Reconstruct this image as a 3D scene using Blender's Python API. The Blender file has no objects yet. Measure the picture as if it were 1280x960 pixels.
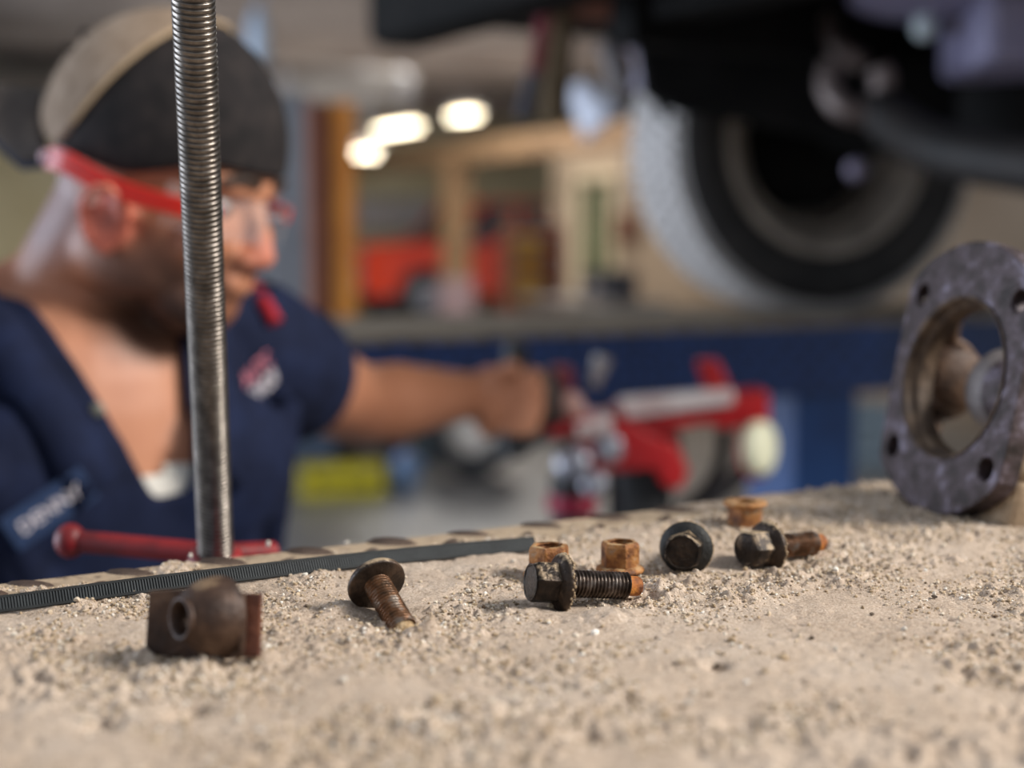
import bpy, bmesh, math, random
import numpy as np
from mathutils import Vector, Matrix, Euler
from mathutils.bvhtree import BVHTree

random.seed(7)
SC = bpy.context.scene
COL = SC.collection
R = math.radians

# ------------------------------------------------------------------ camera
CAMZ = 1.5
FPX = 1280 * 50 / 36.0
PITCH = math.atan(180 / FPX)
cd = bpy.data.cameras.new('camera'); cam = bpy.data.objects.new('camera', cd); COL.objects.link(cam)
cam.location = (0, 0, CAMZ); cam.rotation_euler = (R(90) - PITCH, 0, 0)
cd.sensor_width = 36; cd.lens = 50; cd.clip_start = .02; cd.clip_end = 200
cd.dof.use_dof = True; cd.dof.focus_distance = .636; cd.dof.aperture_fstop = 3.3
cd.dof.aperture_blades = 7; cd.dof.aperture_rotation = R(12)
SC.camera = cam
# ------------------------------------------------------------------ world, exposure
w = bpy.data.worlds.new('world'); SC.world = w; w.use_nodes = True
w.node_tree.nodes['Background'].inputs[0].default_value = (.80, .88, 1.0, 1)
w.node_tree.nodes['Background'].inputs[1].default_value = .50
vs = SC.view_settings
vs.view_transform = 'Standard'; vs.look = 'None'; vs.gamma = 1; vs.exposure = 0.0
vs.use_curve_mapping = False
# ------------------------------------------------------------------ room frame: u runs along the lift, v across it
U = Vector((.870, .492, 0)).normalized(); V = Vector((-U.y, U.x, 0)); ROT = math.atan2(U.y, U.x)
def uv(a, b, z=0.0): return U * a + V * b + Vector((0, 0, z))
def to_uv(p): return p.dot(U), p.dot(V)
TOP = CAMZ - .1595            # the dusty top of the near runway
_cp, _sp = math.cos(PITCH), math.sin(PITCH)
def ray(px, py):
    x = (px - 640) / FPX; y = (480 - py) / FPX
    return Vector((x, _cp + y * _sp, -_sp + y * _cp))
def PZ(px, py, z=TOP):        # photo pixel -> point on a level surface
    d = ray(px, py); return Vector((0, 0, CAMZ)) + d * ((z - CAMZ) / d.z)
def PD(px, py, y):            # photo pixel -> point at a distance
    d = ray(px, py); return Vector((0, 0, CAMZ)) + d * (y / d.y)

# ------------------------------------------------------------------ large lights
def area(name, loc, target, sx, sy, power, col):
    l = bpy.data.lights.new(name, 'AREA'); l.shape = 'RECTANGLE'; l.size = sx; l.size_y = sy
    l.energy = power; l.color = col
    o = bpy.data.objects.new(name, l); COL.objects.link(o); o.location = loc
    o.rotation_euler = (Vector(target) - Vector(loc)).to_track_quat('-Z', 'Y').to_euler()
    return o
area('shop_light_overhead', (2.55, .25, 3.25), (.05, .7, 1.34), 1.0, .8, 172, (1, .96, .90))
area('bay_door_daylight', uv(-4.2, 5.6, 1.7), uv(2, 5.0, 1.75), 6.0, 3.0, 470, (.74, .84, 1.0))
area('far_bay_tubes', uv(6.5, 13.5, 3.3), uv(6.5, 13.5, 0), 5.0, 3.0, 280, (1, .97, .92))

area('ceiling_fill_up', uv(7.0, 11.5, 2.75), uv(7.0, 11.5, 4), 7.0, 6.0, 85, (1, .96, .92))  # unseen fill without a fixture, added to brighten the ceiling

# ------------------------------------------------------------------ materials
MATS = {}
def lin(c):
    return tuple(((x / 12.92) if x <= .04045 else ((x + .055) / 1.055) ** 2.4) for x in c)
def rgb(h):
    h = h.lstrip('#'); return lin(tuple(int(h[i:i + 2], 16) / 255 for i in (0, 2, 4))) + (1,)
def mat(name, cols, scale=20., rough=.6, metal=0., bump=0., bscale=None, detail=5., stops=None,
        emit=None, trans=0., dust=None, island=False, alpha=1., spec=.5, coat=0.):
    """procedural material: noise through a colour ramp, optional second noise for relief, optional dust settled on faces that look up"""
    if name in MATS: return MATS[name]
    m = bpy.data.materials.new(name); m.use_nodes = True; MATS[name] = m
    nt = m.node_tree; N = nt.nodes; L = nt.links
    b = N['Principled BSDF']
    b.inputs['Roughness'].default_value = rough; b.inputs['Metallic'].default_value = metal
    b.inputs['Specular IOR Level'].default_value = spec
    b.inputs['Coat Weight'].default_value = coat
    if trans: b.inputs['Transmission Weight'].default_value = trans
    if alpha < 1: b.inputs['Alpha'].default_value = alpha
    tc = N.new('ShaderNodeTexCoord')
    no = N.new('ShaderNodeTexNoise'); no.inputs['Scale'].default_value = scale; no.inputs['Detail'].default_value = detail
    no.inputs['Roughness'].default_value = .62
    L.new(tc.outputs['Object'], no.inputs['Vector'])
    ra = N.new('ShaderNodeValToRGB'); e = ra.color_ramp.elements
    n = len(cols)
    st = stops or [.32 + .36 * i / max(1, n - 1) for i in range(n)]
    while len(e) < n: e.new(.5)
    for i, c in enumerate(cols):
        e[i].position = st[i]; e[i].color = rgb(c)
    if island:
        g = N.new('ShaderNodeNewGeometry'); L.new(g.outputs['Random Per Island'], ra.inputs[0])
    else:
        L.new(no.outputs['Fac'], ra.inputs[0])
    out = ra.outputs[0]
    if dust:
        g = N.new('ShaderNodeNewGeometry'); s = N.new('ShaderNodeSeparateXYZ'); L.new(g.outputs['Normal'], s.inputs[0])
        n2 = N.new('ShaderNodeTexNoise'); n2.inputs['Scale'].default_value = scale * 2.2; n2.inputs['Detail'].default_value = 6
        L.new(tc.outputs['Object'], n2.inputs['Vector'])
        a = N.new('ShaderNodeMath'); a.operation = 'MULTIPLY_ADD'; L.new(s.outputs['Z'], a.inputs[0]); a.inputs[1].default_value = .55
        L.new(n2.outputs['Fac'], a.inputs[2])
        r2 = N.new('ShaderNodeMapRange'); r2.inputs['From Min'].default_value = dust[1]; r2.inputs['From Max'].default_value = dust[1] + .22
        L.new(a.outputs[0], r2.inputs[0])
        mx = N.new('ShaderNodeMix'); mx.data_type = 'RGBA'; L.new(r2.outputs[0], mx.inputs[0])
        L.new(out, mx.inputs[6]); mx.inputs[7].default_value = rgb(dust[0]); out = mx.outputs[2]
        if metal:
            mm = N.new('ShaderNodeMath'); mm.operation = 'MULTIPLY_ADD'; L.new(r2.outputs[0], mm.inputs[0]); mm.inputs[1].default_value = -metal; mm.inputs[2].default_value = metal
            L.new(mm.outputs[0], b.inputs['Metallic'])
    L.new(out, b.inputs['Base Color'])
    if bump:
        n3 = N.new('ShaderNodeTexNoise'); n3.inputs['Scale'].default_value = bscale or scale * 3; n3.inputs['Detail'].default_value = 6
        L.new(tc.outputs['Object'], n3.inputs['Vector'])
        bp = N.new('ShaderNodeBump'); bp.inputs['Strength'].default_value = bump; bp.inputs['Distance'].default_value = 1. / (bscale or scale * 3)
        L.new(n3.outputs['Fac'], bp.inputs['Height']); L.new(bp.outputs[0], b.inputs['Normal'])
    if emit:
        b.inputs['Emission Color'].default_value = rgb(emit[0]); b.inputs['Emission Strength'].default_value = emit[1]
    return m

# ------------------------------------------------------------------ mesh collector
class MB:
    def __init__(s): s.v = []; s.f = []; s.s = []
    def add(s, vs, fs, M=None, smooth=False):
        o = len(s.v)
        s.v += [tuple(M @ Vector(p)) for p in vs] if M is not None else [tuple(p) for p in vs]
        s.f += [tuple(i + o for i in f) for f in fs]; s.s += [smooth] * len(fs); return s
    def box(s, a, b, M=None, ch=0.):
        (x0, y0, z0), (x1, y1, z1) = a, b
        v = [(x0, y0, z0), (x1, y0, z0), (x1, y1, z0), (x0, y1, z0), (x0, y0, z1), (x1, y0, z1), (x1, y1, z1), (x0, y1, z1)]
        return s.add(v, [(3, 2, 1, 0), (4, 5, 6, 7), (0, 1, 5, 4), (1, 2, 6, 5), (2, 3, 7, 6), (3, 0, 4, 7)], M)
    def lathe(s, prof, n=32, M=None, smooth=True, closed=False, a0=0.):
        """profile of (r, h) turned round Z; ends with r=0 close to a point"""
        v = []; idx = []
        for r, h in prof:
            if r < 1e-9: idx.append([len(v)] * n); v.append((0, 0, h))
            else:
                idx.append(list(range(len(v), len(v) + n)))
                v += [(r * math.cos(a0 + 2 * math.pi * k / n), r * math.sin(a0 + 2 * math.pi * k / n), h) for k in range(n)]
        f = []; m = len(prof)
        for i in range(m if closed else m - 1):
            A, B = idx[i], idx[(i + 1) % m]
            for k in range(n):
                q = [A[k], A[(k + 1) % n], B[(k + 1) % n], B[k]]
                q2 = []
                for t in q:
                    if t not in q2: q2.append(t)
                if len(q2) > 2: f.append(tuple(q2))
        return s.add(v, f, M, smooth)
    def tube(s, pts, rad, n=12, M=None, cap=True, smooth=True):
        pts = [Vector(p) for p in pts]; m = len(pts)
        rr = rad if isinstance(rad, (list, tuple)) else [rad] * m
        v = []; f = []
        t0 = (pts[1] - pts[0]).normalized(); up = t0.orthogonal().normalized()
        for i, p in enumerate(pts):
            t = (pts[min(i + 1, m - 1)] - pts[max(i - 1, 0)]).normalized()
            up = (up - t * up.dot(t)).normalized(); sd = t.cross(up)
            for k in range(n):
                a = 2 * math.pi * k / n
                v.append(p + (up * math.cos(a) + sd * math.sin(a)) * rr[i])
        for i in range(m - 1):
            for k in range(n):
                f.append((i * n + k, i * n + (k + 1) % n, (i + 1) * n + (k + 1) % n, (i + 1) * n + k))
        s.add(v, f, M, smooth)
        if cap:
            s.add([v[k] for k in range(n)], [tuple(range(n - 1, -1, -1))], M); s.add([v[(m - 1) * n + k] for k in range(n)], [tuple(range(n))], M)
        return s
    def prism(s, out, z0, z1, M=None, smooth=False):
        n = len(out); v = [(x, y, z0) for x, y in out] + [(x, y, z1) for x, y in out]
        s.add(v, [tuple(range(n - 1, -1, -1)), tuple(range(n, 2 * n))], M)
        return s.add(v, [(k, (k + 1) % n, n + (k + 1) % n, n + k) for k in range(n)], M, smooth)
    def ball(s, c, r, M=None, n=20, m=12):
        r = r if isinstance(r, (list, tuple)) else (r, r, r)
        prof = [(math.sin(math.pi * i / m), -math.cos(math.pi * i / m)) for i in range(m + 1)]
        prof[0] = (0, -1); prof[-1] = (0, 1)
        T = Matrix.Translation(c) @ Matrix.Diagonal((r[0], r[1], r[2], 1))
        return s.lathe(prof, n, (M @ T) if M is not None else T)
    def capsule(s, p0, r0, p1, r1, n=16, M=None, flat=1.):
        p0, p1 = Vector(p0), Vector(p1); d = p1 - p0; L = d.length
        prof = [(0, -r0)] + [(r0 * math.cos(R(a)), r0 * math.sin(R(a))) for a in (-60, -30, 0)]
        prof += [(r1 * math.cos(R(a)), L + r1 * math.sin(R(a))) for a in (0, 30, 60)] + [(0, L + r1)]
        T = Matrix.Translation(p0) @ d.to_track_quat('Z', 'X').to_matrix().to_4x4() @ Matrix.Diagonal((1, flat, 1, 1))
        return s.lathe(prof, n, (M @ T) if M is not None else T)
    def mesh(s, name='m'):
        me = bpy.data.meshes.new(name); me.from_pydata([tuple(p) for p in s.v], [], s.f)
        me.polygons.foreach_set('use_smooth', s.s); me.update(); return me
    def build(s, name, m, parent=None, M=None, bevel=0., seg=2, auto=None):
        return obj(name, s.mesh(name), m, parent, M, bevel, seg)
def obj(name, me, m, parent=None, M=None, bevel=0., seg=2):
    o = bpy.data.objects.new(name, me); COL.objects.link(o)
    if m is not None and not me.materials: me.materials.append(m)
    if parent is not None: o.parent = parent
    if M is not None: o.matrix_local = M
    if bevel:
        b = o.modifiers.new('bevel', 'BEVEL'); b.width = bevel; b.segments = seg; b.limit_method = 'ANGLE'; b.angle_limit = R(35)
    return o
def tag(o, label=None, cat=None, group=None, kind=None):
    if label: o['label'] = label
    if cat: o['category'] = cat
    if group: o['group'] = group
    if kind: o['kind'] = kind
    return o
def thing(name, label, cat, M=None, group=None):
    o = bpy.data.objects.new(name, None); COL.objects.link(o); o.empty_display_size = .05
    if M is not None: o.matrix_world = M
    return tag(o, label, cat, group)
def at(p, rz=0.): return Matrix.Translation(p) @ Matrix.Rotation(rz, 4, 'Z')
def frame(p, x, z):
    """matrix with local x along x, local z as near to z as it can be"""
    x = Vector(x).normalized(); z = Vector(z); y = z.cross(x).normalized(); z = x.cross(y)
    M = Matrix((x, y, z)).transposed().to_4x4(); M.translation = p; return M
def RX(a): return Matrix.Rotation(a, 4, 'X')
def RY(a): return Matrix.Rotation(a, 4, 'Y')
def RZ(a): return Matrix.Rotation(a, 4, 'Z')
def TR(x, y, z): return Matrix.Translation((x, y, z))
ZX = RY(R(90))               # turns a lathe's Z axis onto +X
def smooth_path(pts, k=8):
    P = [Vector(p) for p in pts]; out = []
    for i in range(len(P) - 1):
        a, b, c, d = P[max(i - 1, 0)], P[i], P[i + 1], P[min(i + 2, len(P) - 1)]
        for j in range(k):
            t = j / k
            out.append(.5 * ((2 * b) + (c - a) * t + (2 * a - 5 * b + 4 * c - d) * t * t + (3 * b - a - 3 * c + d) * t ** 3))
    out.append(P[-1]); return out
def plate_holes(outer, holes, z0, z1):
    """flat plate with holes: outer and hole loops of (x, y)"""
    bm = bmesh.new()
    for lp in [outer] + holes:
        vs = [bm.verts.new((x, y, z0)) for x, y in lp]
        for i in range(len(vs)): bm.edges.new((vs[i], vs[(i + 1) % len(vs)]))
    bmesh.ops.triangle_fill(bm, edges=list(bm.edges), use_beauty=True)
    for f in bm.faces:
        if f.normal.z > 0: f.normal_flip()
    g = bmesh.ops.extrude_face_region(bm, geom=list(bm.faces))
    for e in g['geom']:
        if isinstance(e, bmesh.types.BMVert): e.co.z = z1
    bmesh.ops.recalc_face_normals(bm, faces=list(bm.faces))
    me = bpy.data.meshes.new('plate'); bm.to_mesh(me); bm.free(); return me
def circ(r, n=32, cx=0., cy=0.): return [(cx + r * math.cos(2 * math.pi * k / n), cy + r * math.sin(2 * math.pi * k / n)) for k in range(n)]
def fuse(mb, voxel, it=6, fac=.5):
    """overlapping closed shapes -> one continuous skin"""
    o = bpy.data.objects.new('tmp', mb.mesh()); COL.objects.link(o)
    r = o.modifiers.new('r', 'REMESH'); r.mode = 'VOXEL'; r.voxel_size = voxel; r.use_smooth_shade = True
    s = o.modifiers.new('s', 'SMOOTH'); s.factor = fac; s.iterations = it
    dg = bpy.context.evaluated_depsgraph_get(); me = bpy.data.meshes.new_from_object(o.evaluated_get(dg))
    bpy.data.objects.remove(o); return me
def text_mesh(txt, size, depth=.0004):
    c = bpy.data.curves.new('t', 'FONT'); c.body = txt; c.size = size; c.extrude = depth; c.align_x = 'CENTER'; c.align_y = 'CENTER'
    o = bpy.data.objects.new('t', c); COL.objects.link(o)
    dg = bpy.context.evaluated_depsgraph_get(); me = bpy.data.meshes.new_from_object(o.evaluated_get(dg))
    bpy.data.objects.remove(o); return me

# ------------------------------------------------------------------ the setting
m_floor = mat('polished_concrete', ['#7d7b78', '#8d8a86', '#9b9894'], 1.5, .35, bump=.05, bscale=40)
m_ceil = mat('ceiling_deck', ['#958b84', '#ada39c', '#bfb5ad'], .8, .7)
m_cream = mat('cream_wall_paint', ['#d2c399', '#e0d3ab', '#e7dcba'], .7, .8)
m_tan = mat('tan_wall_board', ['#85735f', '#94816c', '#a08d78'], .9, .8)
m_joist = mat('painted_joist', ['#7d736b', '#968b83', '#a89d94'], 1.2, .6)
fr = at((0, 0, 0), ROT)
def struct(name, mb, m): return tag(mb.build(name, m, None, fr), kind='structure')
struct('floor', MB().box((-6, -4, -.1), (22, 21, 0)), m_floor)
struct('ceiling', MB().box((-6, 3.2, 3.62), (22, 21, 3.75)), m_ceil)
struct('wall_back', MB().box((-6, 20.6, 0), (22, 20.8, 3.62)), m_cream)
struct('wall_far_side', MB().box((21.8, -4, 0), (22, 20.6, 3.62)), m_cream)
# ceiling joists run along u
for i in range(11):
    tag(MB().box((-6, 5.0 + i * 1.42, 3.36), (21.8, 5.14 + i * 1.42, 3.62)).build('trim_%d' % (i + 1), m_joist, None, fr), kind='structure')
# tan partition with a window, along v at u = 8.7
WU = 8.7
wm = MB()
def vpx(px, u):   # v on the plane u for a photo column
    k = (px - 640) / FPX; y = u / (U.x * k + U.y); return (V.x * k + V.y) * y, y
v_end, _ = vpx(690, WU); v_w0, _ = vpx(766, WU); v_w1, yw = vpx(722, WU); v_near, _ = vpx(1500, WU)
def zpx(py, y): return CAMZ + (300 - py) / FPX * y
zw0, zw1 = zpx(352, yw), zpx(226, yw)
wm.box((WU, v_near, 0), (WU + .12, v_w0, 2.75)).box((WU, v_w1, 0), (WU + .12, v_end, 2.75))
wm.box((WU, v_w0, 0), (WU + .12, v_w1, zw0)).box((WU, v_w0, zw1), (WU + .12, v_w1, 2.75))
struct('wall_right', wm, m_tan)
m_trimw = mat('pale_window_trim', ['#b9a88c', '#cdbc9f'], 3, .6)
m_pane = mat('green_tinted_pane', ['#2f3d2a', '#435238', '#56644a'], 2.5, .15)
wn = tag(bpy.data.objects.new('window_1', None), kind='structure'); COL.objects.link(wn); wn.matrix_world = fr
f = MB(); t = .09
f.box((WU - .03, v_w0 - t, zw0 - t), (WU + .1, v_w0 + .02, zw1 + t)).box((WU - .03, v_w1 - .02, zw0 - t), (WU + .1, v_w1 + t, zw1 + t))
f.box((WU - .03, v_w0, zw1 - .02), (WU + .1, v_w1, zw1 + t)).box((WU - .05, v_w0, zw0 - t), (WU + .1, v_w1, zw0 + .02))
f.build('window_frame', m_trimw, wn, bevel=.008)
MB().box((WU + .04, v_w0, zw0), (WU + .05, (v_w0 + v_w1) / 2 - .02, zw1)).build('pane', m_pane, wn)
MB().box((WU + .04, (v_w0 + v_w1) / 2 + .02, zw0), (WU + .05, v_w1, zw1)).build('pane', m_pane, wn)
MB().box((WU + .0, (v_w0 + v_w1) / 2 - .02, zw0), (WU + .07, (v_w0 + v_w1) / 2 + .02, zw1)).build('mullion', m_trimw, wn)
# timber header beam on posts, along v at u = 8.0
m_wood = mat('raw_timber', ['#6b5038', '#806345', '#937353'], 6, .7, bump=.1)
BU = 8.0
vb0, _ = vpx(1000, BU); vb1 = 18.6
tag(MB().box((BU - .1, vb0, 2.42), (BU + .1, vb1, 2.66)).build('header_beam', m_wood, None, fr, bevel=.01), 'long pale timber beam carried across the bay opening under the lights', 'beam')
for px in (570,):
    v0, y0 = vpx(px, BU)
    po = thing('timber_post', 'square timber post standing in front of the red pickup', 'post', fr @ TR(BU, v0, 0))
    MB().box((-.14, -.14, .32), (.14, .14, 2.42)).build('shaft', m_wood, po, bevel=.012)
    MB().box((-.17, -.17, 0), (.17, .17, 1.03)).build('painted_foot', mat('pale_pink_paint', ['#8a7275', '#9a8486'], 5, .6), po, bevel=.012)
# ------------------------------------------------------------------ the two runways of the car lift
m_blue = mat('blue_lift_paint', ['#122650', '#183160', '#1f3d74'], 9, .42, bump=.06, bscale=60)
m_blue_hi = mat('blue_leg_paint', ['#12305f', '#1b4580', '#225290'], 6, .4)
m_deck = mat('dusty_steel_deck', ['#857766', '#9c8d79', '#b0a08a'], 14, .8, bump=.2)
m_plate = mat('brown_worn_plate', ['#4a3c31', '#5d4c3e', '#76624f'], 60, .55, .3, bump=.3, dust=('#a8937a', .80))
VE = .698                      # far edge of the near runway
def lozenge(L, W, H):
    v = []; n = 6
    for k in range(n + 1):
        s = -1 + 2 * k / n; wd = W / 2 * (1 - s * s) ** .8
        v += [(s * L / 2, -wd, 0), (s * L / 2, 0, H * (1 - s * s) ** .5), (s * L / 2, wd, 0)]
    f = []
    for k in range(n):
        a = 3 * k; f += [(a, a + 3, a + 4, a + 1), (a + 1, a + 4, a + 5, a + 2)]
    me = bpy.data.meshes.new('tread_bump'); me.from_pydata(v, [], f); me.polygons.foreach_set('use_smooth', [True] * len(f)); return me
near = thing('lift_runway', 'near lift runway covered in dust, carrying the loose bolts and nuts', 'lift runway', fr @ TR(.6, .38, 0))
ZP = TOP - .0035
MB().box((-1.4, -.28, ZP - .01), (2.6, VE - .38, ZP)).build('deck', m_plate, near)
MB().box((-1.4, VE - .39, ZP - .15), (2.6, VE - .381, ZP - .0101)).build('side_rail', m_blue, near)
MB().box((-1.4, -.28, ZP - .15), (2.6, -.27, ZP - .0101)).build('side_rail', m_blue, near)
for a in (-1.1, 2.2):
    MB().box((a, -.2, 0), (a + .16, .16, ZP - .012)).build('leg', m_blue_hi, near, bevel=.008)
lz = lozenge(.030, .0105, .0036); lz.materials.append(mat('bare_brown_tread', ['#3d3028', '#54443a', '#6b594c'], 90, .5, .3, bump=.3))
for i in range(20):
    for j in range(3):
        if (i + j) % 2: continue
        o = obj('tread_bump', lz, None, near)
        o.matrix_local = TR(-.52 + i * .0235, VE - .38 - .009 - j * .021, ZP - .0012 * ((i * 7 + j * 3) % 5) / 4) @ RZ(R(40 if j % 2 else -40) * (1 if i % 4 < 2 else 1))
VF = 2.177
far = thing('lift_runway', 'blue diamond-plate lift runway with the dark tyre standing on it', 'lift runway', fr @ TR(2.2, VF + .28, 0))
MB().box((-1.9, -.28, TOP - .012), (3.2, .28, TOP)).build('deck', m_deck, far)
MB().box((-1.9, -.275, TOP - .152), (3.2, -.262, TOP - .0121)).build('side_rail', m_blue, far)
MB().box((-1.9, .262, TOP - .152), (3.2, .275, TOP - .0121)).build('side_rail', m_blue, far)
MB().box((-1.9, -.262, TOP - .152), (3.2, .262, TOP - .145)).build('under_plate', m_blue, far)
lz2 = lozenge(.036, .013, .0045); lz2.materials.append(mat('blue_worn_tread', ['#23427e', '#3157a0', '#4a6db0'], 30, .35))
for i in range(48):
    for j in range(5):
        if (i + j) % 2: continue
        o = obj('tread_bump', lz2, None, far)
        o.matrix_local = TR(-1.55 + i * .031, -.275, TOP - .026 - j * .026) @ RX(R(90)) @ RZ(R(42 if j % 2 else -42))
for px in (1003,):
    p = PD(px, 520, 3.02); a, b = to_uv(p)
    lg = MB().box((-.085, -.075, 0), (.085, .075, TOP - .153)).build('leg', m_blue_hi, far, TR(a - 2.2, b - VF - .28, 0), bevel=.006)
    MB().box((-.15, -.14, 0), (.15, .14, .02)).build('foot_plate', m_blue_hi, lg)
MB().box((-1.7, -.075, 0), (-1.53, .075, TOP - .153)).build('leg', m_blue_hi, far, None, bevel=.006)

# ------------------------------------------------------------------ dust on the near runway
rng = np.random.default_rng(3)
def vnoise(X, Y, cell, seed):
    g = np.random.default_rng(seed).random((512, 512))
    x = X / cell + 37.3; y = Y / cell + 91.7
    i = np.floor(x).astype(int); j = np.floor(y).astype(int); fx = x - i; fy = y - j
    fx = fx * fx * (3 - 2 * fx); fy = fy * fy * (3 - 2 * fy)
    i0, i1, j0, j1 = i % 512, (i + 1) % 512, j % 512, (j + 1) % 512
    return (g[i0, j0] * (1 - fx) + g[i1, j0] * fx) * (1 - fy) + (g[i0, j1] * (1 - fx) + g[i1, j1] * fx) * fy - .5
EXTRA = []
def mound(px, py, r, h):
    p = PZ(px, py); a, b = to_uv(p); EXTRA.append((a, b, r, h))
for t in [(812, 740, .007, .004), (835, 745, .010, .004), (528, 790, .006, .003), (900, 752, .012, .0035), (560, 760, .01, .0025), (650, 770, .012, .002), (430, 762, .008, .0025),
          (330, 828, .008, .004), (250, 836, .010, .003), (185, 828, .006, .002), (945, 748, .010, .004), (985, 735, .009, .003), (1060, 722, .014, .002), (760, 775, .012, .003), (897, 832, .004, -.005), (927, 903, .006, -.006), (747, 922, .006, -.006), (1220, 850, .007, -.004), (375, 798, .005, -.004), (125, 905, .006, -.006), (235, 890, .006, -.006), (1180, 812, .008, -.003), (610, 715, .014, .002), (480, 690, .02, .002)]: mound(*t)
def dust_h(A, B):
    h = .0030 * vnoise(A, B, .085, 1) + .0022 * vnoise(A, B, .035, 2) + .0016 * vnoise(A, B, .014, 3)
    cl = vnoise(A, B, .0045, 6) + .5 * vnoise(A, B, .0022, 7)
    dens = np.clip(vnoise(A, B, .055, 8) * 3.4 + vnoise(A, B, .02, 18) * 1.6 + .5, 0.08, 1)
    h = h + (.0018 * vnoise(A, B, .0062, 4) + .0018 * vnoise(A, B, .0029, 5) + .0010 * vnoise(A, B, .0019, 15)) * (.25 + .75 * dens)
    h = h + np.clip(cl - .10, 0, 1) * .0068 * dens - np.clip(-cl - .34, 0, 1) * .0055
    for a, b, r, hh in EXTRA:
        d = ((A - a) ** 2 + (B - b) ** 2) / (r * r); e = np.exp(-d)
        h = h + hh * e * (.6 + 1.1 * (vnoise(A, B, .004, 9) + .5))
    # thin, broken cover along the far edge: the tread plate shows through
    edge = np.clip((B - (VE - .062)) / .045, 0, 1)
    left = np.clip((.62 - A) / .22, .25, 1)
    h = h - edge * left * (.0062 + .007 * vnoise(A, B, .022, 11) + .0025 * vnoise(A, B, .008, 12))
    return h
def dh(p):
    a, b = to_uv(Vector(p)); return float(dust_h(np.array([a]), np.array([b]))[0])
def patch(a0, a1, b0, b1, step):
    na = int((a1 - a0) / step) + 1; nb = int((b1 - b0) / step) + 1
    A, B = np.meshgrid(np.linspace(a0, a1, na), np.linspace(b0, b1, nb), indexing='ij')
    A = A + 0; H = dust_h(A, B)
    X = U.x * A + V.x * B; Y = U.y * A + V.y * B
    P = np.stack([X, Y, TOP + H], -1).reshape(-1, 3)
    I = np.arange(na * nb).reshape(na, nb)
    Q = np.stack([I[:-1, :-1], I[1:, :-1], I[1:, 1:], I[:-1, 1:]], -1).reshape(-1, 4)
    return P, Q
def mesh_np(name, P, Q, smooth=True):
    me = bpy.data.meshes.new(name); k = Q.shape[1]
    me.vertices.add(len(P)); me.vertices.foreach_set('co', P.astype(np.float32).ravel())
    me.loops.add(Q.size); me.loops.foreach_set('vertex_index', Q.astype(np.int32).ravel())
    me.polygons.add(len(Q)); me.polygons.foreach_set('loop_start', np.arange(0, Q.size, k, dtype=np.int32))
    me.polygons.foreach_set('use_smooth', np.full(len(Q), smooth)); me.update(calc_edges=True); me.validate(); return me
def dust_material():
    m = bpy.data.materials.new('dry_beige_dust'); m.use_nodes = True; nt = m.node_tree; N = nt.nodes; L = nt.links; b = N['Principled BSDF']
    b.inputs['Roughness'].default_value = .95; b.inputs['Specular IOR Level'].default_value = .15
    tc = N.new('ShaderNodeTexCoord')
    def noise(s, d=6):
        n = N.new('ShaderNodeTexNoise'); n.inputs['Scale'].default_value = s; n.inputs['Detail'].default_value = d; n.inputs['Roughness'].default_value = .7
        L.new(tc.outputs['Object'], n.inputs['Vector']); return n
    def ramp(src, items):
        r = N.new('ShaderNodeValToRGB'); e = r.color_ramp.elements
        while len(e) < len(items): e.new(.5)
        for i, (p, c) in enumerate(items): e[i].position = p; e[i].color = rgb(c)
        L.new(src, r.inputs[0]); return r
    big = ramp(noise(16, 4).outputs['Fac'], [(.3, '#a38e7b'), (.5, '#bfaa97'), (.7, '#d5c4b4')])
    fine = ramp(noise(900, 4).outputs['Fac'], [(.30, '#5c4934'), (.42, '#a38f7c'), (.56, '#c6b3a0'), (.70, '#e6d9ca')])
    mx = N.new('ShaderNodeMix'); mx.data_type = 'RGBA'; mx.inputs[0].default_value = .58
    L.new(big.outputs[0], mx.inputs[6]); L.new(fine.outputs[0], mx.inputs[7])
    st = N.new('ShaderNodeMapRange'); L.new(noise(70, 5).outputs['Fac'], st.inputs[0]); st.inputs[1].default_value = .60; st.inputs[2].default_value = .72; st.inputs[4].default_value = .6
    m2 = N.new('ShaderNodeMix'); m2.data_type = 'RGBA'; L.new(st.outputs[0], m2.inputs[0]); L.new(mx.outputs[2], m2.inputs[6]); m2.inputs[7].default_value = rgb('#6f5b43')
    L.new(m2.outputs[2], b.inputs['Base Color'])
    bp = N.new('ShaderNodeBump'); bp.inputs['Strength'].default_value = .8; bp.inputs['Distance'].default_value = .0012
    L.new(noise(1100, 3).outputs['Fac'], bp.inputs['Height']); L.new(bp.outputs[0], b.inputs['Normal'])
    return m
m_dust = dust_material()
P1, Q1 = patch(.06, .98, .22, VE, .00095)
du = obj('dust', mesh_np('dust', P1, Q1), m_dust)
tag(du, 'dry beige dust and dirt lying over the near runway', 'dust', kind='stuff')
P2, Q2 = patch(.98, 2.2, .105, VE, .006); P3, Q3 = patch(-.7, .06, .105, VE, .006); P4, Q4 = patch(.06, .98, .105, .22, .006)
o = obj('dust', mesh_np('dust', np.concatenate([P2, P3, P4]), np.concatenate([Q2, Q3 + len(P2), Q4 + len(P2) + len(P3)])), m_dust)
tag(o, 'beige dust running on along the runway outside the picture', 'dust', kind='stuff')
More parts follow.
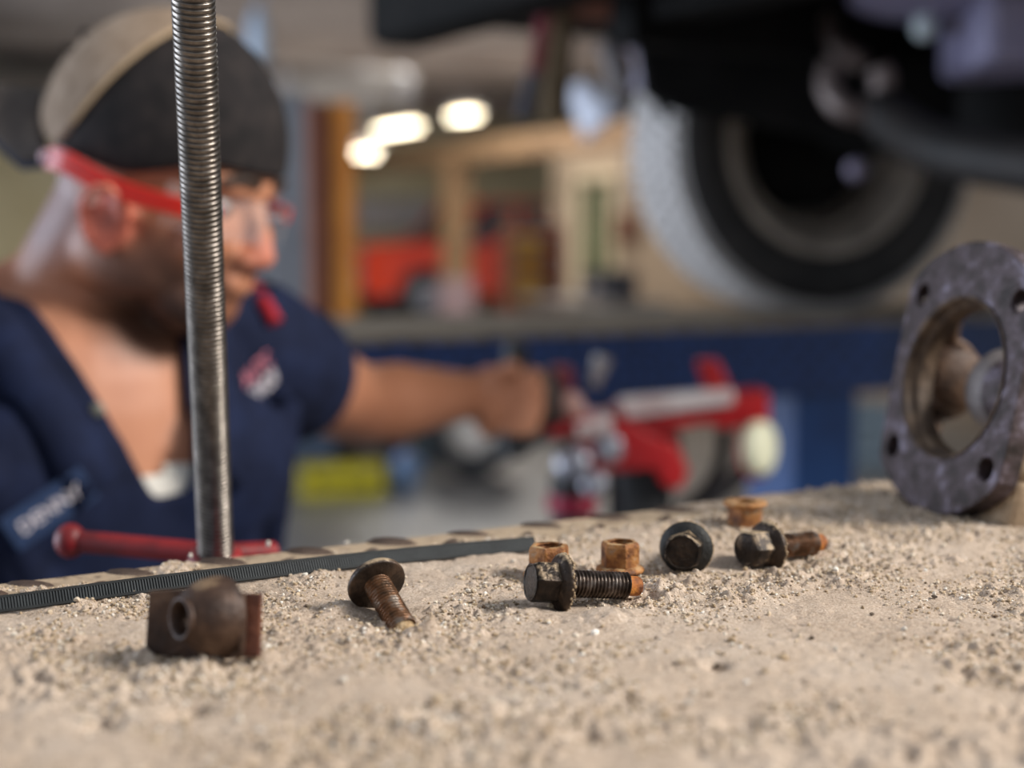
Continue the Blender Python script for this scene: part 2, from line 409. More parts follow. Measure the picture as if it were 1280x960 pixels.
# grit: loose angular grains
ico = bmesh.new(); bmesh.ops.create_icosphere(ico, subdivisions=1, radius=1.)
IV = np.array([v.co for v in ico.verts]); IF = np.array([[v.index for v in f.verts] for f in ico.faces]); ico.free()
def grains(n, a0, a1, b0, b1, smin, smax, power, seed, clump=True):
    g = np.random.default_rng(seed)
    A = g.uniform(a0, a1, n * 3); B = g.uniform(b0, b1, n * 3)
    if clump:
        keep = 1.3 * vnoise(A, B, .055, 8) + .6 * vnoise(A, B, .02, 18) + .5 * vnoise(A, B, .012, 22) + g.uniform(-.3, .3, n * 3) > 0.02
        A, B = A[keep][:n], B[keep][:n]
    else: A, B = A[:n], B[:n]
    n = len(A)
    s = smin * (smax / smin) ** (g.random(n) ** power)
    sc = s[:, None, None] * g.uniform(.65, 1.2, (n, 1, 3))
    jit = 1 + g.uniform(-.22, .22, (n, len(IV), 1))
    P = IV[None] * jit * sc
    th = g.uniform(0, 6.28, n); c, si = np.cos(th), np.sin(th)
    x = P[..., 0] * c[:, None] - P[..., 1] * si[:, None]; y = P[..., 0] * si[:, None] + P[..., 1] * c[:, None]
    z = P[..., 2] * .85
    H = dust_h(A, B)
    X = U.x * A + V.x * B; Y = U.y * A + V.y * B
    P = np.stack([x + X[:, None], y + Y[:, None], z + (TOP + H + s * .35)[:, None]], -1).reshape(-1, 3)
    Q = (IF[None] + (np.arange(n) * len(IV))[:, None, None]).reshape(-1, 3)
    return P, Q
m_grit = mat('mixed_grit', ['#8f7a5f', '#b39c7e', '#c3af94', '#5d4a37', '#bda88c', '#d9cdbc', '#a58e71', '#ece6dc'], 400, .9, island=True, stops=[0, .22, .42, .5, .58, .80, .86, .985], bump=.3, bscale=1500)
GP, GQ = grains(42000, .10, .90, .34, VE - .004, .00035, .0011, 1.5, 31)
GP2, GQ2 = grains(900, .10, .95, .26, VE - .004, .0009, .0019, 2.2, 32, False)
o = obj('grit', mesh_np('grit', np.concatenate([GP, GP2]), np.concatenate([GQ, GQ2 + len(GP)]), False), m_grit)
tag(o, 'loose angular grit scattered through the dust on the runway', 'grit', kind='stuff')
# the larger pale stones, one by one
m_peb = mat('pale_pebble', ['#b9ad9c', '#cfc5b7', '#ddd6ca'], 300, .8, bump=.3, bscale=900)
pm = []
for k in range(3):
    g = np.random.default_rng(50 + k); b = MB()
    vv = IV * (1 + g.uniform(-.25, .25, (len(IV), 1))) * g.uniform(.7, 1.15, (1, 3))
    b.add([tuple(x) for x in vv], [tuple(int(i) for i in q) for q in IF]); me = b.mesh('pebble'); me.materials.append(m_peb); pm.append(me)
for i, (px, py, s) in enumerate([(118, 731, 1.9), (131, 724, 1.7), (130, 771, 1.0), (100, 722, 1.1), (433, 664, 1.8), (540, 840, 1.5), (18, 799, 1.3), (430, 858, 1.6), (1168, 742, 1.2), (585, 742, 1.2),
        (640, 692, .8), (700, 792, 1.1), (552, 784, 1.3), (238, 683, 1.2), (335, 667, 1.6), (380, 727, 1.2), (960, 745, .9), (1045, 812, 1.1), (860, 880, 1.6), (1130, 790, 1.2), (300, 905, 1.8), (760, 858, 1.1), (560, 905, 1.4), (275, 712, 1.3), (600, 803, 1.0), (915, 812, 1.0)]):
    p = PZ(px, py); o = obj('pebble', pm[i % 3], None); s *= .001 * 1.15
    o.matrix_world = Matrix.Translation((p.x, p.y, TOP + dh(p) + s * .55)) @ RZ(i * 1.7) @ Matrix.Diagonal((s, s, s, 1))
    tag(o, 'small pale pebble lying loose on the dust', 'pebble', 'pale pebbles in the dust')

m_chip = mat('dark_chip_rock', ['#4a3d31', '#5f5042', '#736352'], 300, .8, bump=.3, bscale=900)
cm = []
for k in range(2):
    me = pm[k].copy(); me.materials.clear(); me.materials.append(m_chip); cm.append(me)
for i, (px, py, s) in enumerate([(893, 735, 1.5), (897, 829, 1.7), (700, 842, 1.2), (1015, 800, 1.3), (1168, 746, 1.6), (600, 742, 1.0), (455, 815, 1.3), (1090, 768, 1.2), (820, 800, 1.0), (345, 815, 1.2)]):
    p = PZ(px, py); o = obj('dark_chip', cm[i % 2], None); s *= .001
    o.matrix_world = Matrix.Translation((p.x, p.y, TOP + dh(p) + s * .6)) @ RZ(i * 1.3) @ Matrix.Diagonal((s * 1.3, s * .8, s * .7, 1))
    tag(o, 'small dark stone chip lying loose on the dust', 'stone chip', 'dark chips in the dust')

# ------------------------------------------------------------------ bolts and nuts
m_steel = mat('dark_oily_steel', ['#1c1815', '#2c2520', '#43382f'], 160, .38, .75, bump=.35, bscale=700, dust=('#9a8468', .88))
m_flng = mat('dark_brown_steel', ['#2a211b', '#3f332a', '#5d4a3c'], 120, .45, .6, bump=.3, bscale=600, dust=('#a28c70', .86))
m_thr = mat('rusty_thread', ['#2a1e16', '#4a3626', '#6d4a30', '#7d736a'], 110, .38, .6, bump=.25, bscale=600, dust=('#8d7459', .98))
m_tip = mat('orange_rust', ['#5a2f12', '#9a5a22', '#c07f33'], 130, .75, .15, bump=.4, bscale=700)
m_tipd = mat('dust_caked_tip', ['#6e5439', '#a58a66', '#c9b291'], 200, .9, bump=.4, bscale=700)
m_nut = mat('rusted_nut', ['#4a2a16', '#7d4e28', '#a8743f', '#94816c'], 110, .65, .3, bump=.45, bscale=600, dust=('#a98a62', .92))
m_crust = mat('dirt_crust', ['#7d6850', '#a48d70', '#c2ad90'], 400, .95, bump=.6, bscale=1200)
def thread_mesh(L, ro, ri, pitch, n=36, per=8, crest=1.5):
    rows = int(L / pitch * per) + 1
    th = np.arange(n) / n * 2 * math.pi; zz = np.linspace(0, L, rows)
    T, Z = np.meshgrid(th, zz)
    ph = (Z / pitch + T / (2 * math.pi)) % 1.
    prof = np.clip((1 - np.abs(ph * 2 - 1)) * crest - .2, 0, 1)
    Rr = ri + (ro - ri) * prof
    P = np.stack([Z, Rr * np.cos(T), Rr * np.sin(T)], -1).reshape(-1, 3)
    I = np.arange(rows * n).reshape(rows, n)
    Q = np.stack([I[:-1], I[1:], np.roll(I[1:], -1, 1), np.roll(I[:-1], -1, 1)], -1).reshape(-1, 4)
    return mesh_np('thread', P, Q[:, ::-1])
th_me = thread_mesh(.0305, .0061, .0051, .00175); th_me.materials.append(m_thr)
th_dk = th_me.copy(); th_dk.materials.clear(); th_dk.materials.append(mat('dark_bright_thread', ['#1f1914', '#3a3028', '#5c5048', '#8a8078'], 130, .3, .8, bump=.15, bscale=700))
def bolt(label, p, d, roll, mats, crust=True, marks=False, pan=False):
    t = thing('flange_bolt', label, 'bolt', frame(p, d, (0, 0, 1)) @ RX(roll), 'loose flange bolts')
    hd, fl, tm, tp = mats
    # hex head behind the flange, along -X
    h = MB(); af = .0096
    if pan: h.lathe([(0, -.0062), (.0050, -.0060), (.0095, -.0048), (.0120, -.0030), (.0126, -.0018)], 40, ZX)
    else: h.lathe([(0, -.0150), (af * .80, -.0150), (af * .90, -.0146), (af, -.0128), (af, -.0030), (af * 1.02, -.0025)], 6, ZX, smooth=False)
    if not pan: h.lathe([(0, -.01445), (af * .72, -.01445), (af * .76, -.0153), (af * .84, -.0152)], 24, ZX)
    ho = h.build('pan_head', hd, t) if pan else h.build('hex_head', hd, t, bevel=.0005)
    if marks:
        for k, (yy, zz, ln) in enumerate([(-.0032, .001, .0042), (-.0012, .0008, .0046), (.0008, .001, .0044), (.0028, .0014, .0036), (-.002, -.0032, .005)]):
            b = MB().box((-.0152, -.0004, -ln / 2), (-.0143, .0004, ln / 2), TR(0, yy, zz) @ RX(R(14 if k < 4 else 75)))
            b.build('raised_mark', hd, ho)
    MB().lathe([(.0085, -.0030 if pan else -.0042), (.0110, -.0026 if pan else -.0030), (.0128, -.0018), (.0131, -.0006), (.0129, .0006), (.0122, .0010), (.0060, .0008)], 48, ZX).build('flange', fl, t)
    obj('thread', th_me if tm is None else tm, None, t, TR(.0006, 0, 0))
    MB().lathe([(.0053, .0306), (.0045, .0312), (.0044, .0362), (.0040, .0372), (.0034, .0377), (0, .0378)], 24, ZX).build('dog_point', tp, t)
    if crust:
        g = np.random.default_rng(int(abs(p[0]) * 1e5) % 1000); c = MB(); n = 60; ring = []
        for k in range(n):
            a = 2 * math.pi * k / n; up = math.cos(a)
            wv = .5 + .5 * g.random()
            c.ball((.0002 + g.uniform(-.0007, .0006), .0129 * math.sin(a), .0129 * math.cos(a)), (.0007 * wv, .0009 * wv, .0009 * wv), None, 6, 4)
        co = c.build('dirt_crust', m_crust, t); co['kind'] = 'stuff'
    return t
def on(px, py, h): p = PZ(px, py); return Vector((p.x, p.y, TOP + dh(p) + h))
# the bolt lying level in the middle
pB = PD(703, 729, .609)
bolt('dark flange bolt lying level with its hex head turned left, in front of two nuts', pB, Vector((.93, .34, -.12)), R(12), (m_steel, m_flng, th_dk, m_tip))
pA = PD(471, 730, .603)
bolt('round flat-headed bolt pointing its rusty tip towards the viewer beside the zip tie', pA, Vector((.43, -.78, -.44)), R(20), (m_flng, m_flng, None, m_tipd), False, False, True)
pC = PD(858, 685, .683)
bolt('flange bolt seen head-on, its dark hexagon facing the viewer with stamped marks', pC, Vector((.25, .955, -.06)), R(8), (m_steel, mat('black_flange', ['#1a1a19', '#272624', '#393733'], 140, .6, .4, bump=.3, bscale=600), None, m_tip), True, True)
pD = PD(960, 684, .695)
bolt('flange bolt with orange tip lying in front of the upturned nut', pD, Vector((.83, .53, -.05)), R(25), (mat('mud_streaked_steel', ['#1c1714', '#3a3029', '#8a7660'], 110, .55, .4, bump=.4, bscale=600, dust=('#a38d70', .80)), m_flng, None, m_tip))
def nut(label, p, rz, flip=False, sc=1.):
    M = at(p, rz) @ Matrix.Diagonal((sc, sc, sc, 1))
    if flip: M = M @ TR(0, 0, .0148) @ RX(R(180))
    t = thing('flange_nut', label, 'nut', M, 'loose flange nuts')
    MB().lathe([(.0061, 0), (.0112, 0), (.0117, .0008), (.0114, .0020), (.0098, .0030), (.0080, .0034)], 48).build('flange', m_nut, t)
    ra = .0096
    MB().lathe([(ra, .0026), (ra, .0128), (ra * .93, .0146), (.0068, .0148)], 6, smooth=False).build('hex_body', m_nut, t, bevel=.0004)
    tm = thread_mesh(.0146, .0068, .0060, .00175, 28, 6)
    o = obj('bore_thread', tm, m_nut, t, RY(R(-90)))
    MB().lathe([(.0069, .0001), (.0069, .0147)], 28).build('bore', m_nut, t)
    return t
nut('orange rusted flange nut partly hidden behind the level bolt', on(686, 721, .0004), R(18), sc=1.05)
nut('orange rusted flange nut standing free behind the threads of the level bolt', on(775, 716, .0006), R(42))
n3 = PZ(931, 662)
nut('rusted flange nut turned upside down with its wide flange on top', Vector((n3.x, n3.y, TOP + dh(n3) - .0005)), R(10), True, 1.04)

# ------------------------------------------------------------------ stamped clip nut
m_clip = mat('brown_rusty_sheet', ['#241711', '#38261c', '#4e382a', '#665040'], 45, .55, .35, bump=.25, bscale=300, dust=('#8a7155', 1.02))
pK = PZ(252, 829); pK = Vector((pK.x, pK.y, TOP + dh(pK) + .0125))
MK = at(pK, R(-9)) @ RX(R(-8))       # local x right, z up, -y to the viewer
ck = thing('clip_nut', 'stamped rusty clip nut with a domed boss and round hole', 'clip nut', MK)
Fy = RX(R(90))                        # plate outline x,y -> x,z ; extrusion goes to -y
pl = [(-.0215, -.0125), (-.004, -.0142), (.010, -.0135), (.0215, -.0118), (.0222, .0112), (.012, .0118), (-.002, .0128), (-.0208, .0108)]
o = obj('plate', plate_holes(pl, [circ(.0092, 28, .0045, .0012)], -.0010, .0010), m_clip, ck, Fy, .0005)
Dm = TR(.0048, -.0004, .0024) @ RZ(R(-38)) @ Fy
MB().lathe([(.0150, -.0050), (.0150, -.0010), (.0143, .0030), (.0126, .0070), (.0104, .0102), (.0084, .0122), (.0074, .0129), (.0070, .0130), (.0064, .0122), (.0061, .0105), (.0060, .006), (.0062, .001), (.0110, .0002), (.0140, -.0045)], 56).build('dome', m_clip, ck, Dm)
MB().lathe([(.0079, .0120), (.0083, .0130), (.0081, .0139), (.0074, .0143), (.0066, .0139), (.0062, .0128)], 40).build('hole_lip', m_clip, ck, Dm)
MB().tube([(.0172, -.0030, -.0118), (.0176, -.0042, -.004), (.0176, -.0044, .004), (.0170, -.0030, .0120)], [.0014, .0019, .0019, .0014], 10).build('rolled_lip', m_clip, ck)
MB().box((.0165, -.0042, -.0120), (.0235, -.0012, .0115), RZ(R(8))).build('side_tab', mat('reddish_rust_tab', ['#3a2019', '#5c3324', '#7a4a35'], 60, .6, .3, bump=.25, bscale=300), ck, bevel=.0006)

# ------------------------------------------------------------------ zip tie
m_zip = mat('black_nylon', ['#0f1112', '#16191a', '#1e2122'], 60, .6, spec=.25)
zp = [PZ(-150, 786), PZ(0, 767), PZ(200, 743), PZ(430, 715), PZ(560, 700), PZ(669, 689)]
zp = [Vector((p.x, p.y, TOP + max(dh(p), -.0012) + .0006)) for p in zp]
zp = smooth_path(zp, 10)
t = thing('zip_tie', 'long black ribbed nylon zip tie lying across the dust', 'zip tie', Matrix.Translation(zp[len(zp) // 2]))
o0 = zp[len(zp) // 2]
W, TH = .0076, .0013
tilt = R(56)
def strap(mb, w0, w1, t0, t1, pts):
    vs = []
    for i, p in enumerate(pts):
        d = (pts[min(i + 1, len(pts) - 1)] - pts[max(i - 1, 0)]).normalized()
        n = Vector((d.y, -d.x, 0)).normalized()              # level, to the viewer
        wd = (Vector((0, 0, 1)) * math.sin(tilt) - n * math.cos(tilt)).normalized(); nn = d.cross(wd).normalized()
        if nn.y > 0: nn = -nn
        q = p - o0 + n * .002
        vs += [q + wd * w0 + nn * t0, q + wd * w1 + nn * t0, q + wd * w1 + nn * t1, q + wd * w0 + nn * t1]
    n = len(pts); f = []
    for i in range(n - 1):
        for k in range(4): f.append((4 * i + k, 4 * i + (k + 1) % 4, 4 * i + 4 + (k + 1) % 4, 4 * i + 4 + k))
    f += [(3, 2, 1, 0), (4 * n - 4, 4 * n - 3, 4 * n - 2, 4 * n - 1)]
    mb.add(vs, f)
b = MB(); strap(b, 0, W, 0, TH * .6, zp); b.build('strap', m_zip, t)
b = MB(); strap(b, 0, W * .16, TH * .6, TH, zp); b.build('edge_rail', m_zip, t)
b = MB(); strap(b, W * .84, W, TH * .6, TH, zp); b.build('edge_rail', m_zip, t)
b = MB(); acc = 0; pitch = .00125
cum = [0.]
for i in range(1, len(zp)): cum.append(cum[-1] + (zp[i] - zp[i - 1]).length)
def along(s):
    for i in range(1, len(cum)):
        if s <= cum[i]: k = (s - cum[i - 1]) / (cum[i] - cum[i - 1]); return zp[i - 1].lerp(zp[i], k)
    return zp[-1]
s = .001
while s < cum[-1] - .002:
    strap(b, W * .16, W * .84, TH * .6, TH * .95, [along(s), along(s + pitch * .48)]); s += pitch
tag(b.build('ribs', mat('black_nylon_ribs', ['#24282a', '#303436', '#3a3e3f'], 80, .5, spec=.3), t), kind='stuff')

# ------------------------------------------------------------------ rusty yoke flange
m_yoke = mat('violet_grey_rusted_iron', ['#1e1614', '#332827', '#4b3f43', '#7d7684'], 70, .55, .25, bump=.3, bscale=220)
m_yside = mat('tan_dusty_casting', ['#6d5a45', '#8d7860', '#a8947a'], 70, .85, bump=.3, bscale=260)
m_bore = mat('machined_bore', ['#2c211a', '#473729', '#6d5a48'], 60, .6, .2, bump=.1, bscale=200)
m_cup = mat('brown_bearing_cup', ['#2a1d16', '#432f22', '#5d4634'], 60, .6, .3, bump=.3, bscale=260)
n0 = Vector((-.95, -.30, 0)).normalized(); t0 = Vector((-n0.y, n0.x, 0)); t0 = Vector((.30, -.95, 0)).normalized()
a = R(11); nL = n0 * math.cos(a) + Vector((0, 0, 1)) * math.sin(a)
cY = PD(1190, 470, .83); cY.z = TOP + .0795
MY = frame(cY, t0, nL); 
yk = thing('yoke_flange', 'rusted iron yoke with a four-hole flange and wide round bore', 'yoke flange', MY)
RR, HX = .081, .0595
out = []
for k in range(96):
    an = 2 * math.pi * k / 96; x, y = RR * math.cos(an), RR * math.sin(an)
    if abs(x) > HX: y = y; x = math.copysign(HX + (abs(x) - HX) * .10, x)
    out.append((x, y))
hs = [circ(.0475, 56)] + [circ(.0066, 20, sx * .0465, sy * .0475) for sx in (-1, 1) for sy in (-1, 1)]
o = obj('flange_plate', plate_holes(out, hs, -.0135, 0), m_yoke, yk, None, .0012)
rim = MB().lathe([(.0478, .0003), (.0484, .0012), (.0472, .0012), (.0462, -.002), (.0458, -.006), (.0436, -.0065), (.0434, -.0100), (.0440, -.0145), (.0438, -.018)], 72); rim.build('bore_lip', m_bore, yk)
MB().lathe([(.0438, -.018), (.060, -.018), (.062, -.016), (.062, -.0135)], 72).build('collar', m_yside, yk)
bk = MB().box((.030, -.052, -.085), (.0585, .052, -.0137)); bk.build('near_arm', m_yside, yk, bevel=.006)
fo = MB()
fo.tube(smooth_path([(-.036, .050, -.014), (-.058, .044, -.030), (-.079, .024, -.046)], 6), .008, 14).tube(smooth_path([(-.040, -.052, -.014), (-.058, -.044, -.030), (-.079, -.024, -.046)], 6), .008, 14)
fo.lathe([(.022, -.010), (.027, -.009), (.028, 0), (.027, .009), (.022, .010), (.021, 0)], 40, TR(-.080, 0, -.046) @ RY(R(90)), closed=True)
fo.build('fork_arm', m_cup, yk)
MB().lathe([(0, -.016), (.016, -.016), (.0205, -.013), (.021, .018), (.017, .022), (0, .022)], 36, TR(-.076, 0, -.046) @ RY(R(90))).build('bearing_cup', m_cup, yk)
MB().lathe([(0, -.030), (.019, -.028), (.024, -.018), (.024, .03), (0, .03)], 36, TR(-.004, -.002, -.052) @ RY(R(90))).build('trunnion', m_yoke, yk)
MB().ball((-.016, -.002, -.052), (.024, .027, .025)).build('cross_body', mat('grey_worn_iron', ['#57504d', '#6b6462', '#7b7472'], 50, .6, .3, bump=.2), yk)
MB().box((.028, -.079, -.060), (.058, -.050, -.0137)).build('foot_lug', m_yside, yk, bevel=.004)
# ------------------------------------------------------------------ red screw clamp with its long threaded spindle
m_spin = mat('greased_spindle', ['#56504a', '#6f6861', '#877f77'], 120, .3, .92)
m_red = mat('red_tool_paint', ['#7a0a0c', '#a50f12', '#bb1a1a'], 14, .35, bump=.05, bscale=80)
m_rdk = mat('red_paint_shaded', ['#560a0c', '#780e10', '#8a1414'], 30, .5)  # red paint darkened: the shadow on the handle is in the colour
m_dark = mat('black_rubber', ['#121213', '#1b1b1c', '#262627'], 30, .6)
pb = PD(270, 696, .80); pt = PD(239, -60, .655); ax = (pt - pb).normalized()
scl = thing('screw_clamp', 'tall threaded spindle with red cross handle leaning up at the runway edge', 'screw clamp', Matrix.Translation(pb))
Lr = (pt - pb).length + .03
MS = frame((0, 0, 0), ax, (0, -1, 0))
sp = thread_mesh(Lr + .10, .0100, .0090, .0028, 40, 10, 3.2); obj('threaded_spindle', sp, m_spin, scl, MS @ TR(-.10, 0, 0))
MB().lathe([(0, -.115), (.015, -.115), (.017, -.10), (.017, -.085), (.010, -.085)], 28, ZX).build('swivel_pad', m_spin, scl, MS)
MB().lathe([(.0105, .004), (.014, .003), (.016, -.002), (.016, -.016), (.014, -.022), (.0105, -.022)], 28, ZX).build('hub_nut', m_rdk, scl, MS)
hb = MB(); hb.tube([PD(92, 676, .84) - pb, PD(262, 692, .815) - pb], .0066, 16); hb.build('cross_handle', m_rdk, scl)
MB().tube([PD(276, 693, .80) - pb, PD(340, 690, .83) - pb], .0066, 16).build('cross_handle', m_rdk, scl)
q = PD(88, 676, .84) - pb
MB().ball(q, (.0095, .0095, .0105)).build('handle_knob', m_rdk, scl)
# bracket that hooks the clamp to the runway's side rail
a1, b1 = to_uv(pb)
br = MB().tube([(0, 0, -.012), tuple(uv(0, VE - b1 - .002, -.03)), tuple(uv(0, VE - b1 - .002, -.12))], .012, 12); br.build('hook_bracket', m_red, scl)

# ------------------------------------------------------------------ the mechanic
N0 = PD(108, 392, 1.27)
Fc = Vector((math.cos(R(50)), -math.sin(R(50)), 0)); Lc = Vector((-Fc.y, Fc.x, 0))
ln = R(9); Tc = (Fc * math.sin(ln) + Vector((0, 0, 1)) * math.cos(ln)).normalized(); Fn = (Fc * math.cos(ln) - Vector((0, 0, 1)) * math.sin(ln))
base = Vector((N0.x - Fc.x * .09, N0.y - Fc.y * .09, 0))
person = thing('person', 'man in navy work shirt, backward cap and red safety glasses, reaching to the red jack', 'person', Matrix.Translation(base))
MT = Matrix((Fn, Lc, Tc)).transposed().to_4x4(); MT.translation = N0 - base
def T3(f, l, t): return MT @ Vector((f, l, t))
# head frame
yaw, pit = R(19), R(18)
Fh = Vector((math.cos(yaw), -math.sin(yaw), 0)); Lh = Vector((-Fh.y, Fh.x, 0))
Fp = Fh * math.cos(pit) - Vector((0, 0, 1)) * math.sin(pit); Up = Fp.cross(Lh)
MH = Matrix((Fp, Lh, Up)).transposed().to_4x4(); MH.translation = PD(207, 201, 1.25) - base
def H3(x, y, z): return MH @ Vector((x, y, z))
skin = mat('tanned_skin', ['#a86c4f', '#b87c5d', '#c28869'], 9, .5, bump=.03, bscale=300, spec=.4)
b = MB()
# head
b.ball((-.004, 0, .012), (.100, .078, .100), MH, 28, 18)
b.ball((.030, 0, -.045), (.066, .064, .080), MH, 24, 14)
b.ball((.058, 0, -.105), (.042, .044, .034), MH, 20, 12)          # chin
b.ball((.010, .048, -.082), (.050, .020, .036), MH, 16, 10); b.ball((.010, -.048, -.082), (.050, .020, .036), MH, 16, 10)
b.ball((.078, 0, .004), (.024, .056, .018), MH, 16, 10)           # brow
for s in (-1, 1):
    b.ball((.074, s * .036, -.046), (.026, .026, .024), MH, 14, 10)   # cheek
    b.ball((.014, s * .080, -.050), (.019, .010, .028), MH, 16, 10)   # ear
    hx = [(.022, .088, -.044), (.020, .095, -.024), (.004, .101, -.012), (-.016, .103, -.020), (-.026, .102, -.040), (-.022, .097, -.062), (-.008, .092, -.080), (.008, .086, -.088)]
    hx = [(.014 + (e[0]) * .72, e[1] - .003, -.050 + (e[2] + .05) * .74) for e in hx]
    for e0, e1 in zip(hx[:-1], hx[1:]): b.capsule(H3(e0[0], s * e0[1], e0[2]), .0050, H3(e1[0], s * e1[1], e1[2]), .0050, 10)
b.capsule(H3(.098, 0, -.016), .009, H3(.115, 0, -.051), .0115, 12)    # nose
b.ball((.106, .011, -.056), (.012, .009, .009), MH, 10, 8); b.ball((.106, -.011, -.056), (.012, .009, .009), MH, 10, 8)
b.ball((.098, 0, -.076), (.012, .026, .007), MH, 14, 8); b.ball((.096, 0, -.086), (.012, .023, .007), MH, 14, 8)
# neck
b.capsule(H3(-.030, 0, -.050), .058, T3(-.035, 0, -.01), .066, 20)
b.capsule(H3(-.052, 0, -.050), .040, T3(-.075, 0, -.02), .055, 16)
def torso(b, g=0.):
    b.ball((.0, 0, -.17), (.118 + g, .178 + g, .205 + g), MT, 28, 18)
    b.ball((.012, 0, -.35), (.122 + g, .158 + g, .18 + g), MT, 26, 16)
    b.ball((.0, 0, -.50), (.118 + g, .168 + g, .13 + g), MT, 26, 14)
    b.capsule(T3(-.03, -.145, -.055), .066 + g, T3(-.03, .140, -.036), .066 + g, 20)
    b.capsule(T3(-.06, -.11, -.045), .05 + g, T3(-.045, 0, .005), .055 + g, 16); b.capsule(T3(-.06, .11, -.025), .052 + g, T3(-.045, 0, .005), .055 + g, 16)
    b.ball((.075, .075, -.13), (.05 + g, .085 + g, .07 + g), MT, 18, 12); b.ball((.075, -.075, -.13), (.05 + g, .085 + g, .07 + g), MT, 18, 12)
torso(b)
Sl = T3(-.01, .168, -.048); Sr = T3(-.02, -.178, -.068)
Wl = PD(588, 494, 1.83) - base
Ml = Sl.lerp(Wl, .50); El = Ml + Vector((-.02, .03, -.035))
Er = Sr + Vector((-.03, .03, -.285)); Wr = Er + Fc * .12 + Vector((.02, -.01, -.20))
def arm(b, S, E, W, g=0., fore=True):
    b.capsule(S, .062 + g, S.lerp(E, .55), .054 + g, 18); b.capsule(S.lerp(E, .5), .054 + g, E, .046 + g, 18)
    if fore:
        b.capsule(E, .046, E.lerp(W, .35), .048, 18); b.capsule(E.lerp(W, .3), .048, W, .030, 18)
arm(b, Sl, El, Wl); arm(b, Sr, Er, Wr)
# left hand closed round the black grip; the grip runs along gd
grip0 = PD(640, 500, 1.86) - base; gd = (PD(705, 498, 1.90) - PD(640, 500, 1.86)).normalized()
hd = (grip0 - Wl).normalized(); hup = Vector((0, 0, 1))
side = Vector((0, -1, 0))
b.capsule(Wl, .031, Wl.lerp(grip0, .5) + Vector((0, .006, 0)), .034, 16)
for off in (.028, .009, -.010, -.028):      # palm behind the upright grip
    b.capsule(Wl.lerp(grip0, .45) + Vector((0, .004, off * .75)), .021, grip0 + Vector((-.014, .028, off)), .015, 14)
for off, ln_, rr in ((.034, .92, .0092), (.0115, 1.02, .0098), (-.0115, 1.0, .0096), (-.033, .82, .0086)):
    c = grip0 + Vector((.002, 0, off))
    pts = [c + Vector((-.014, .030, 0)), c + Vector((.018 * ln_, .031, 0)), c + Vector((.034 * ln_, .006, -.002)), c + Vector((.020, -.026, -.003)), c + Vector((-.008, -.029, -.002))]
    for p0, p1 in zip(pts[:-1], pts[1:]): b.capsule(p0, rr + .001, p1, rr, 12)
th = [Wl.lerp(grip0, .35) + Vector((.004, -.018, .012)), grip0 + Vector((-.028, -.036, .030)), grip0 + Vector((.004, -.042, .048))]
b.capsule(th[0], .017, th[1], .0125, 12); b.capsule(th[1], .0125, th[2], .0100, 12)
b.capsule(Wl.lerp(grip0, .25) + Vector((.002, -.014, -.014)), .020, grip0 + Vector((-.030, -.018, -.034)), .016, 12)
# right hand, hanging half closed
hr = (Wr - Er).normalized()
b.capsule(Wr, .029, Wr + hr * .065, .034, 16, flat=.6)
for i, off in enumerate((-.03, -.01, .01, .03)):
    c = Wr + hr * .085 + Lc * off; b.capsule(c, .0092, c + hr * .035 + Fc * .008, .009, 10); b.capsule(c + hr * .035 + Fc * .008, .009, c + hr * .05 + Fc * .03, .008, 10)
b.capsule(Wr + hr * .03 + Lc * .03, .013, Wr + hr * .07 + Lc * .055 + Fc * .02, .010, 10)
# legs
Pv = T3(0, 0, -.53)
knees = []
for s in (-1, 1):
    hip = T3(0, s * .09, -.54); kn = hip + Fc * .05 + Lc * s * .03; kn.z = .50; an = kn - Fc * .05 + Lc * s * .02; an.z = .09
    knees.append((hip, kn, an))
    b.capsule(hip, .085, kn, .056, 18); b.capsule(kn, .056, kn.lerp(an, .3), .054, 16); b.capsule(kn.lerp(an, .3), .054, an, .036, 16)
    b.capsule(an - Vector((0, 0, .05)), .036, an + Fc * .16 - Vector((0, 0, .055)), .030, 14)
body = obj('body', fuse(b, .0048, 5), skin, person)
# stubble, nape and hands differ from the plain skin colour: a second tone by place on the head
nt = skin.node_tree; Nn = nt.nodes; Lk = nt.links; bs = Nn['Principled BSDF']; src = bs.inputs['Base Color'].links[0].from_socket
tc = Nn.new('ShaderNodeTexCoord')
def spot(c, rad, col, prev, fall=.5, mx=1.):
    vm = Nn.new('ShaderNodeVectorMath'); vm.operation = 'SUBTRACT'; Lk.new(tc.outputs['Object'], vm.inputs[0]); vm.inputs[1].default_value = tuple(c)
    ln_ = Nn.new('ShaderNodeVectorMath'); ln_.operation = 'LENGTH'; Lk.new(vm.outputs[0], ln_.inputs[0])
    mr = Nn.new('ShaderNodeMapRange'); mr.inputs[1].default_value = rad; mr.inputs[2].default_value = rad * fall; mr.inputs[4].default_value = mx; Lk.new(ln_.outputs['Value'], mr.inputs[0])
    mi = Nn.new('ShaderNodeMix'); mi.data_type = 'RGBA'; Lk.new(mr.outputs[0], mi.inputs[0]); Lk.new(prev, mi.inputs[6]); mi.inputs[7].default_value = rgb(col); return mi.outputs[2]
o1 = spot(H3(.058, -.02, -.115), .062, '#2b1f1a', src, .45, .92)          # goatee
o1 = spot(H3(.040, -.045, -.118), .058, '#2f211b', o1, .45, .88)
o1 = spot(H3(.030, -.058, -.085), .060, '#6d4a3a', o1, .4, .7)           # jaw stubble
o1 = spot(H3(-.075, -.03, -.055), .075, '#7d6c70', o1, .55, .7)          # cropped hair at the nape
o1 = spot(H3(.012, -.094, -.050), .040, '#d4705c', o1, .55, .85)
o1 = spot(H3(.019, -.092, -.050), .010, '#8a4638', o1, .4, .7)           # flushed ear, the shade of its hollow painted as a dark spot
